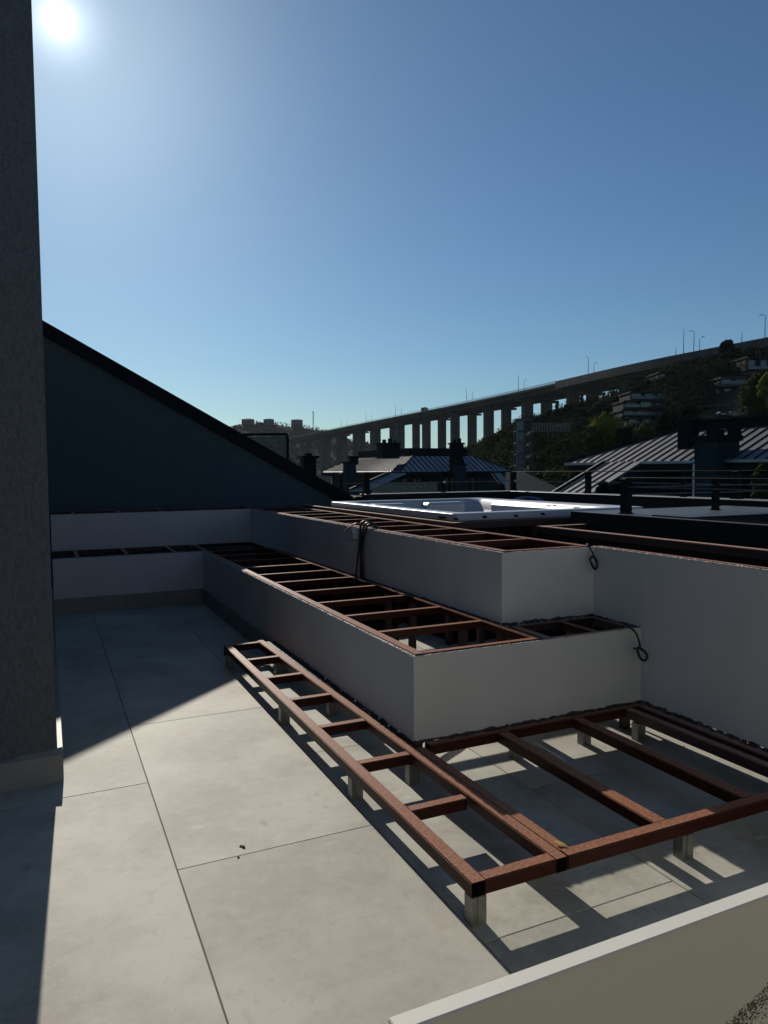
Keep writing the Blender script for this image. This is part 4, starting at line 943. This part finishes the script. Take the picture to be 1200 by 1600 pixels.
def mast(u, off, h, lb):
    p, n, d_ = path_at(u, off); p = Vector((p.x, p.y, ZV)); b = MB(); b.tube([p, p+Vector((0, 0, h*.6)), p+Vector((0, 0, h))], [.18, .12, .06], 6); b.box((p.x-.3, p.y-.3, ZV), (p.x+.3, p.y+.3, ZV+.3))
    tag(b.build('mast', 'lamp_metal'), lb, 'mast')
mast(1068, .4, 11.5, 'tall bare mast on the viaduct left of the rightmost lamp pair'); mast(1056, .4, 4.5, 'short mast on the viaduct just left of the tall bare one'); mast(1159, .4, 5, 'short mast on the viaduct above the right-hand bushes')
# a lorry on the far part of the deck
p, n, d_ = path_at(660, 4); q = Vector((p.x, p.y, ZV+.06)); t = thing('lorry', 'tiny dark lorry driving along the far part of the viaduct', 'lorry', q)
b = MB(); b.obox(q-n*1.2+Vector((0, 0, .9)), d_*6.5, n*2.4, (0, 0, 2.6)); b.build('cargo_box', 'house_dark', t)
b = MB(); b.obox(q-n*1.2+d_*6.7+Vector((0, 0, .7)), d_*1.9, n*2.4, (0, 0, 2.0)); b.build('cab', 'lamp_metal', t)
for k in (.8, 2.0, 7.4):
    for s_ in (-1.15, .95): b = MB(); c = q+d_*k+n*s_+Vector((0, 0, .45)); b.tube([c, c+n*.22], .45, 12); b.build('wheel', 'cable', t)

# ================================================================== LIFT TOWER AND FOOTBRIDGE
DT = 150
def frame_pts(u0, u1, d_): a = hpt(u0, d_, 0); c = hpt(u1, d_, 0); return a, c
def tower():
    a, c = frame_pts(806, 832, DT); dr = (c-a); w_ = dr.length; dr.normalize(); dp = Vector((-dr.y, dr.x, 0)); dp *= 1 if dp.dot(a-CAM) > 0 else -1
    z1_ = elev(818, 658, DT); t = thing('lift_tower', 'slim green-grey steel and glass lift tower in front of the viaduct', 'lift tower', (a.x, a.y, -14))
    P = lambda x, y, z: Vector((a.x, a.y, z))+dr*x*w_+dp*y*w_
    b = MB()
    for x in (.03, .5, .62, .97):
        for y in (0, .8): b.bar(P(x, y, -14), P(x, y, z1_), .16)
    b.build('column', 'tower_steel', t)
    b = MB(); k = 0; z = -14
    while z < z1_-.2:
        for y in (0, .8): b.bar(P(0, y, z), P(1, y, z), .12)
        b.bar(P(.97, 0, z), P(.97, .8, z), .1); b.bar(P(.03, 0, z), P(.03, .8, z), .1); z += 2.35
    b.build('ring_beam', 'tower_steel', t)
    b = MB(); z = -14; k = 0
    while z < z1_-1.5:
        x0_, x1_ = (.62, .97) if k % 2 else (.97, .62); b.bar(P(x0_, 0, z), P(x1_, 0, z+1.18), .09); b.bar(P(x0_, .8, z), P(x1_, .8, z+1.18), .09); z += 1.18; k += 1
    b.build('bracing', 'tower_steel', t)
    z = -14; k = 0
    while z < z1_-1:
        b = MB(); b.obox(P(.08, .05, z+.2), dr*w_*.38, dp*.05, (0, 0, 1.9)); b.build('glass_panel', 'tower_glass', t); z += 2.35
    b = MB(); b.obox(P(.14, .35, -14), dr*w_*.3, dp*w_*.3, (0, 0, z1_+13)); b.build('lift_shaft', 'concrete_dark', t)
    b = MB(); b.obox(P(-.08, -.1, z1_), dr*w_*1.12, dp*w_*1.0, (0, 0, .45)); b.build('roof', 'tower_steel', t)
    # footbridge
    a2, c2 = frame_pts(833, 892, DT+2); dr2 = (c2-a2); L_ = dr2.length; dr2.normalize(); zb0 = elev(862, 674, DT+2)
    t = thing('footbridge', 'steel truss footbridge leaving the lift tower into the dark trees', 'footbridge', (a2.x, a2.y, zb0))
    for y in (0, 2): b = MB(); q0 = Vector((a2.x, a2.y, zb0))+dp*y; b.bar(q0, q0+dr2*L_, .22); b.bar(q0+Vector((0, 0, 1.7)), q0+dr2*L_+Vector((0, 0, 1.7)), .15); b.build('chord', 'tower_steel', t)
    b = MB(); n = 14
    for i in range(n):
        q0 = Vector((a2.x, a2.y, zb0))+dr2*L_*i/n; b.bar(q0, q0+dr2*L_*.6/n+Vector((0, 0, 1.7)), .16)
    b.build('truss_diagonal', 'tower_steel', t)
    b = MB(); b.obox(Vector((a2.x, a2.y, zb0)), dr2*L_, dp*2, (0, 0, .12)); b.build('walkway', 'lamp_metal', t)
tower()

# ================================================================== HILLSIDE BUILDINGS
def block(name, label, cat, u0, u1, d_, levels, m='house_dark', seed=1, depth=9, slab='slab_dark', rail=True, roofm='concrete_dark'):
    """terraced modern house: levels = [(u0,u1,row_top,row_bottom)] facing the camera at distance d_"""
    t = thing(name, label, cat, tuple(hpt((u0+u1)/2, d_, elev((u0+u1)/2, levels[-1][3], d_)-3)))
    r = np.random.default_rng(seed)
    for li, (a_, c_, v0, v1) in enumerate(levels):
        d2 = d_-li*2.2
        p, q = hpt(a_, d2, 0), hpt(c_, d2, 0); zt, zb = elev((a_+c_)/2, v0, d2), elev((a_+c_)/2, v1, d2)
        dr = q-p; L_ = dr.length; dr.normalize(); dp = Vector((-dr.y, dr.x, 0)); dp *= 1 if dp.dot(p-CAM) > 0 else -1
        o = Vector((p.x, p.y, 0))
        b = MB(); b.obox(o+dp*1.5+Vector((0, 0, zb-.6)), dr*L_, dp*depth, (0, 0, zt-zb+.5)); b.build('wall', m, t)
        b = MB(); b.obox(o-dr*.4+Vector((0, 0, zt-.3)), dr*(L_+.8), dp*(depth+1.6), (0, 0, .35)); b.build('floor_slab', slab, t)
        b = MB(); b.obox(o-dr*.4+Vector((0, 0, zb-.25)), dr*(L_+.8), dp*3, (0, 0, .3)); b.build('terrace', slab, t)
        if rail: b = MB(); b.obox(o+Vector((0, 0, zb+.08)), dr*L_, dp*.05, (0, 0, .75)); b.build('glass_railing', 'window_pale' if li % 2 == seed % 2 else 'window', t)
        n = max(2, int(L_/3.2))
        for k in range(n):
            x = L_*(k+.15)/n; wd = L_*.7/n; f = MB(); h_ = (zt-zb)*.72
            f.obox(o+dr*(x-.08)+dp*1.42+Vector((0, 0, zb+.05)), dr*(wd+.16), dp*.07, (0, 0, h_+.1)); f = f.build('window', slab if r.random() < .4 else 'roof_dark', t)
            g = MB(); g.obox(o+dr*x+dp*1.38+Vector((0, 0, zb+.1)), dr*wd, dp*.03, (0, 0, h_)); g.build('pane', 'window_pale' if r.random() < .12 else 'window', f)
        for k in range(n+1): 
            x = L_*k/n; f = MB(); f.obox(o+dr*(x-.1)+Vector((0, 0, zb)), dr*.2, dp*.2, (0, 0, zt-zb-.3)); f.build('column', slab, t)
    return t
block('terraced_house', 'dark terraced house with long balcony slabs among the trees, centre of the hillside', 'house', 974, 1048, 196, [(986, 1046, 612, 624), (976, 1046, 626, 637), (974, 1050, 640, 649), (982, 1044, 652, 665)], seed=2)
block('hillside_house', 'hillside house with pale glass railings high at the right edge', 'house', 1150, 1240, 205, [(1166, 1240, 558, 578), (1170, 1240, 582, 596)], seed=3)
block('box_framed_house', 'hillside house with protruding pale-edged box frames below the glass railings', 'house', 1108, 1185, 196, [(1126, 1190, 590, 601), (1110, 1188, 603, 622), (1112, 1180, 624, 630)], seed=4, slab='concrete_dark')
block('low_terrace_house', 'low house with a pale framed terrace just above the big seamed roof', 'house', 1090, 1170, 182, [(1092, 1170, 634, 650)], seed=5, slab='concrete_dark', depth=6)
block('crest_pavilion', 'small dark pavilion with a pale window band under the viaduct', 'pavilion', 1028, 1060, 214, [(1030, 1056, 582, 590)], seed=6, rail=False)
for i, (u, v) in enumerate(((1124, 648), (1142, 647))):
    p = at(u, v, 176); b = MB(); b.obox(p, RT*1.6, fw*2, (0, 0, .35)); b.obox(p+Vector((0, 0, .35)), RT*.2, fw*2, (0, 0, .4))
    tag(b.build('sun_lounger', 'white_bit'), ('left' if i == 0 else 'right')+' of two white loungers on the terrace above the seamed roof', 'lounger', 'loungers on the terrace')
# curved retaining wall with a pale coping climbing to the crest
t = thing('retaining_wall', 'curved grey retaining wall with pale coping climbing under the viaduct', 'wall', tuple(hpt(950, 225, 10)))
pts = [(914, 641), (925, 633), (940, 625), (955, 619), (970, 614.5), (985, 607), (1000, 600)]
b = MB(); c = MB()
for (ua, va), (ub, vb) in zip(pts, pts[1:]):
    p, q = at(ua, va, 226), at(ub, vb, 226); b.add([p, q, q-Vector((0, 0, 5)), p-Vector((0, 0, 5)), p+fw*.8, q+fw*.8, q+fw*.8-Vector((0, 0, 5)), p+fw*.8-Vector((0, 0, 5))], [(0, 1, 2, 3), (4, 5, 6, 7), (0, 1, 5, 4), (3, 2, 6, 7), (0, 3, 7, 4), (1, 2, 6, 5)])
    c.bar(p, q, .3, .3)
b.build('wall', 'concrete_dark', t); c.build('coping', 'concrete', t)

# far hill houses and telecom tower
def farhouse(u0, u1, v0, v1, lb, seed):
    d_ = 1285; p, q = hpt(u0, d_, 0), hpt(u1, d_, 0); zt, zb = elev(u0, v0, d_), elev(u0, v1, d_)-4; dr = q-p; L_ = dr.length; dr.normalize(); dp = Vector((-dr.y, dr.x, 0)); dp *= 1 if dp.dot(p) > 0 else -1
    t = thing('far_house', lb, 'house', (p.x, p.y, zb), 'houses on the far left ridge'); o = Vector((p.x, p.y, 0))
    b = MB(); b.obox(o+Vector((0, 0, zb)), dr*L_, dp*11, (0, 0, zt-zb-1.8)); b.build('wall', 'house_wall', t)
    e = 1.0; A = [o-dr*e-dp*e, o+dr*(L_+e)-dp*e, o+dr*(L_+e)+dp*(11+e), o-dr*e+dp*(11+e)]; A = [Vector((x.x, x.y, zt-1.8)) for x in A]
    r1, r2 = o+dr*L_*.33+dp*5.5+Vector((0, 0, zt)), o+dr*L_*.67+dp*5.5+Vector((0, 0, zt))
    b = MB(); b.add(A+[r1, r2], [(0, 1, 5, 4), (1, 2, 5), (2, 3, 4, 5), (3, 0, 4), (3, 2, 1, 0)]); b.build('roof', 'terracotta', t)
    for zz in range(2):
        for k in range(3):
            z = zt-4.2-zz*3.2
            if z-1.6 < zb+4: continue
            f = MB(); f.obox(o+dr*L_*(.12+.3*k)+Vector((0, 0, z-.9))-dp*.1, dr*L_*.16, dp*.12, (0, 0, 1.8)); f.build('window', 'window', t)
farhouse(379, 397, 654, 661, 'leftmost small hip-roofed house on the far left ridge', 1)
farhouse(413, 428, 654, 664, 'second small hip-roofed house on the far left ridge', 2)
farhouse(456, 473, 655, 671, 'taller block nearest the telecom tower on the far left ridge', 3)
farhouse(401, 412, 659, 664, 'low house squeezed between two others on the far left ridge', 4)
t = thing('telecom_tower', 'lattice telecom tower with antennas on the far left ridge', 'telecom tower', tuple(hpt(490.5, 1280, elev(490, 672, 1280))))
p = hpt(490.5, 1280, elev(490, 674, 1280)); zt = elev(490, 643, 1280); hh = zt-p.z
b = MB()
for sx in (-1, 1):
    for sy in (-1, 1): b.bar(p+Vector((sx*.95, sy*.95, 0)), Vector((p.x+sx*.5, p.y+sy*.5, zt)), .22)
for k in range(9):
    z0_, z1_ = hh*k/9, hh*(k+1)/9; s_ = .95-.45*k/9
    b.bar(p+Vector((-s_, -s_, z0_)), p+Vector((s_, -s_, z1_)), .14); b.bar(p+Vector((s_, -s_, z0_)), p+Vector((-s_, s_, z1_)), .14); b.bar(p+Vector((-s_, s_, z0_)), p+Vector((-s_, -s_, z1_)), .14)
b.tube([Vector((p.x, p.y, zt-1)), Vector((p.x, p.y, zt+3.5))], .12, 5); b.build('lattice', 'lamp_metal', t)
for k in range(6):
    b = MB(); z = p.z+hh*(.45+.09*k); a_ = k*1.9; c = Vector((p.x+math.cos(a_)*1.1, p.y+math.sin(a_)*1.1, z)); b.box((c.x-.45, c.y-.3, c.z), (c.x+.45, c.y+.3, c.z+2.0), c=.05); b.build('antenna', 'lamp_metal', t)

# ================================================================== VEGETATION
CLEAR = [(972, 1050, 609, 668), (1150, 1240, 554, 600), (1106, 1192, 586, 634), (1088, 1174, 630, 656), (1026, 1060, 578, 592)]
def woodland():
    r = np.random.default_rng(3); groups = {'leaf_dark': ([], []), 'leaf_olive': ([], []), 'leaf_mid': ([], [])}
    tries = 0
    cs = {k: ([], []) for k in groups}
    for _ in range(4200):
        u = r.uniform(650, 1420) if r.random() < .85 else r.uniform(740, 930)
        dc, v = crest(u); d0 = 100+max(0, 1000-u)*.12; k = r.random()**.55; d_ = d0+(dc+3-d0)*k
        p = hpt(u, d_, hill_z(u, d_)); s = r.uniform(1.8, 4.2)*(1 if k < .93 else .5)
        if any(a_ < px(p)[0] < b__ and c_ < px(p+Vector((0, 0, s*.5)))[1] < d__+3 for a_, b__, c_, d__ in CLEAR): continue
        kind = 'leaf_olive' if (r.random() < (.42 if u < 822 else .15)) else ('leaf_mid' if r.random() < .35 else 'leaf_dark')
        cs[kind][0].append((p.x, p.y, p.z+s*.45)); cs[kind][1].append(s)
    k_ = 0
    for kind, (c, rr) in cs.items():
        q, n = leaves(c, rr, 95, .42, seed=9+k_); k_ += 1
        o = leaf_mesh('woodland', q, n, kind); tag(o, {'leaf_dark': 'dark dense wood covering the right-hand hillside', 'leaf_olive': 'dry olive scrub scattered over the hillside wood', 'leaf_mid': 'mid-green bushes mixed through the hillside wood'}[kind], 'woodland', kind='stuff')
woodland()
def farscrub():
    r = np.random.default_rng(4); c = []; rr = []
    for _ in range(900):
        u = r.uniform(340, 700); d_ = r.uniform(1100, 1300); z = far_z(u, d_); p = hpt(u, d_, z); c.append((p.x, p.y, z+1)); rr.append(r.uniform(3.2, 7)*(.55 if d_ > 1265 else 1))
    for u, s in ((432, 4), (438, 5), (446, 4.5), (452, 4), (478, 5), (484, 4), (496, 4), (402, 3.5), (509, 3), (430, 5)): s *= 1.3; p = hpt(u, 1292, far_z(u, 1292)); c.append((p.x, p.y, p.z+s*.7)); rr.append(s)
    q, n = leaves(c, rr, 34, 1.3, seed=21); tag(leaf_mesh('scrub', q, n, 'leaf_mid'), 'low scrub and trees over the far left ridge', 'scrub', kind='stuff')
farscrub()
def tr(u, vtop, vbot, d_, wpx, m, seed, name, label, cat='tree', **k):
    zt, zb = elev(u, vtop, d_), elev(u, vbot, d_); base = hpt(u, d_, zb); return tree(name, label, cat, base, zt-zb, wpx*d_/FPX, m, seed, **k)
tr(948, 652, 718, 120, 66, 'leaf_yellow', 1, 'bushy_tree', 'broad yellow-green tree standing above the left end of the seamed roof', nclump=26, per=170, leaf=.30, trunk=.1)
tr(925, 668, 722, 116, 34, 'leaf_olive', 2, 'bushy_tree', 'dull olive tree at the left foot of the yellow-green one', nclump=18, per=140, leaf=.28, trunk=.1)
tr(975, 668, 712, 112, 34, 'leaf_dark', 3, 'round_shrub', 'round dark shrub immediately right of the yellow-green tree', nclump=16, per=150, leaf=.26, trunk=.05, cat='shrub')
tr(1004, 668, 706, 112, 40, 'leaf_olive', 4, 'round_shrub', 'rounded green shrub midway along the hip of the seamed roof', nclump=16, per=150, leaf=.26, trunk=.05, cat='shrub')
tr(1045, 648, 695, 116, 44, 'leaf_mid', 5, 'bushy_tree', 'mid-green tree just left of the dark box chimney on the seamed roof', nclump=20, per=150, leaf=.28, trunk=.1)
tr(1075, 634, 668, 130, 34, 'leaf_dark', 6, 'bushy_tree', 'dark tree right behind the dark box chimney', nclump=16, per=120, leaf=.3, trunk=.1)
tr(1188, 582, 660, 130, 60, 'leaf_olive', 7, 'leafy_tree', 'large green tree at the right edge above the seamed roof', nclump=30, per=170, leaf=.32, trunk=.1)
tr(1196, 584, 630, 122, 30, 'leaf_yellow', 8, 'leafy_tree', 'sunlit yellow-green tree crown at the far right edge', nclump=14, per=120, leaf=.3, trunk=.1)
tr(1132, 535, 556, 229, 20, 'leaf_dark', 9, 'palm_like_tree', 'spiky dark tree silhouetted against the viaduct on the crest', nclump=12, per=70, leaf=.75, trunk=.2)
tr(1170, 546, 560, 228, 22, 'leaf_dark', 10, 'crest_bush', 'dark bush on the crest right of the spiky tree', nclump=10, per=80, leaf=.5, trunk=.05, cat='bush')
for i, (u, vt, vb, w_) in enumerate(((870, 628, 668, 13), (883, 634, 668, 11), (908, 618, 660, 12), (917, 624, 660, 10), (984, 600, 640, 14), (857, 645, 672, 12))):
    tr(u, vt, vb, 232, w_, 'leaf_dark', 20+i, 'conifer', ['tall dark conifer left of the white sky gap under the viaduct', 'shorter conifer between two taller ones', 'tallest pointed conifer before the viaduct pier', 'slim conifer leaning on the tallest one', 'broad conifer beside the small sky gap at the crest', 'leftmost conifer, right of the lift tower'][i], group='conifers along the crest', shape='cone', nclump=14, per=60, leaf=.55, trunk=.05)
tr(846, 684, 700, 150, 20, 'leaf_olive', 30, 'small_tree', 'small olive tree under the steel footbridge', nclump=10, per=80, leaf=.3, trunk=.1)
# garden plants near the houses
def plant(u, vtop, vbot, d_, wpx, m, seed, label):
    zt, zb = elev(u, vtop, d_), elev(u, vbot, d_); tree('garden_shrub', label, 'shrub', hpt(u, d_, zb), zt-zb, wpx*d_/FPX, m, seed, nclump=14, per=70, leaf=.11, trunk=.05, group='garden shrubs by the houses')
plant(942, 752, 792, 30, 22, 'leaf_mid', 41, 'leafy garden shrub at the foot of the seamed roof verge'); plant(965, 756, 792, 30, 16, 'leaf_mid', 42, 'smaller garden shrub left of the thick railing post')
plant(1190, 722, 790, 24, 30, 'leaf_olive', 43, 'feathery grey-green shrub at the right edge behind the railing'); plant(783, 756, 790, 60, 20, 'leaf_olive', 44, 'pale shrub in front of the centre house, left of the railing post')
plant(895, 738, 790, 50, 16, 'leaf_mid', 45, 'shrub below the left eave of the seamed roof')

# ================================================================== AIR
b = MB(); b.box((-2600, -2600, -17), (2600, 2600, 160)); o = b.build('haze', 'void'); o.data.materials.clear()
m = bpy.data.materials.new('haze_air'); m.use_nodes = True; n_ = m.node_tree; n_.nodes.clear()
v = n_.nodes.new('ShaderNodeVolumePrincipled'); v.inputs['Density'].default_value = HAZE; v.inputs['Color'].default_value = (.82, .92, 1, 1); v.inputs['Anisotropy'].default_value = .2
n_.links.new(v.outputs[0], n_.nodes.new('ShaderNodeOutputMaterial').inputs['Volume']); o.data.materials.append(m)
tag(o, 'thin blue air over the whole valley', 'haze', kind='stuff')
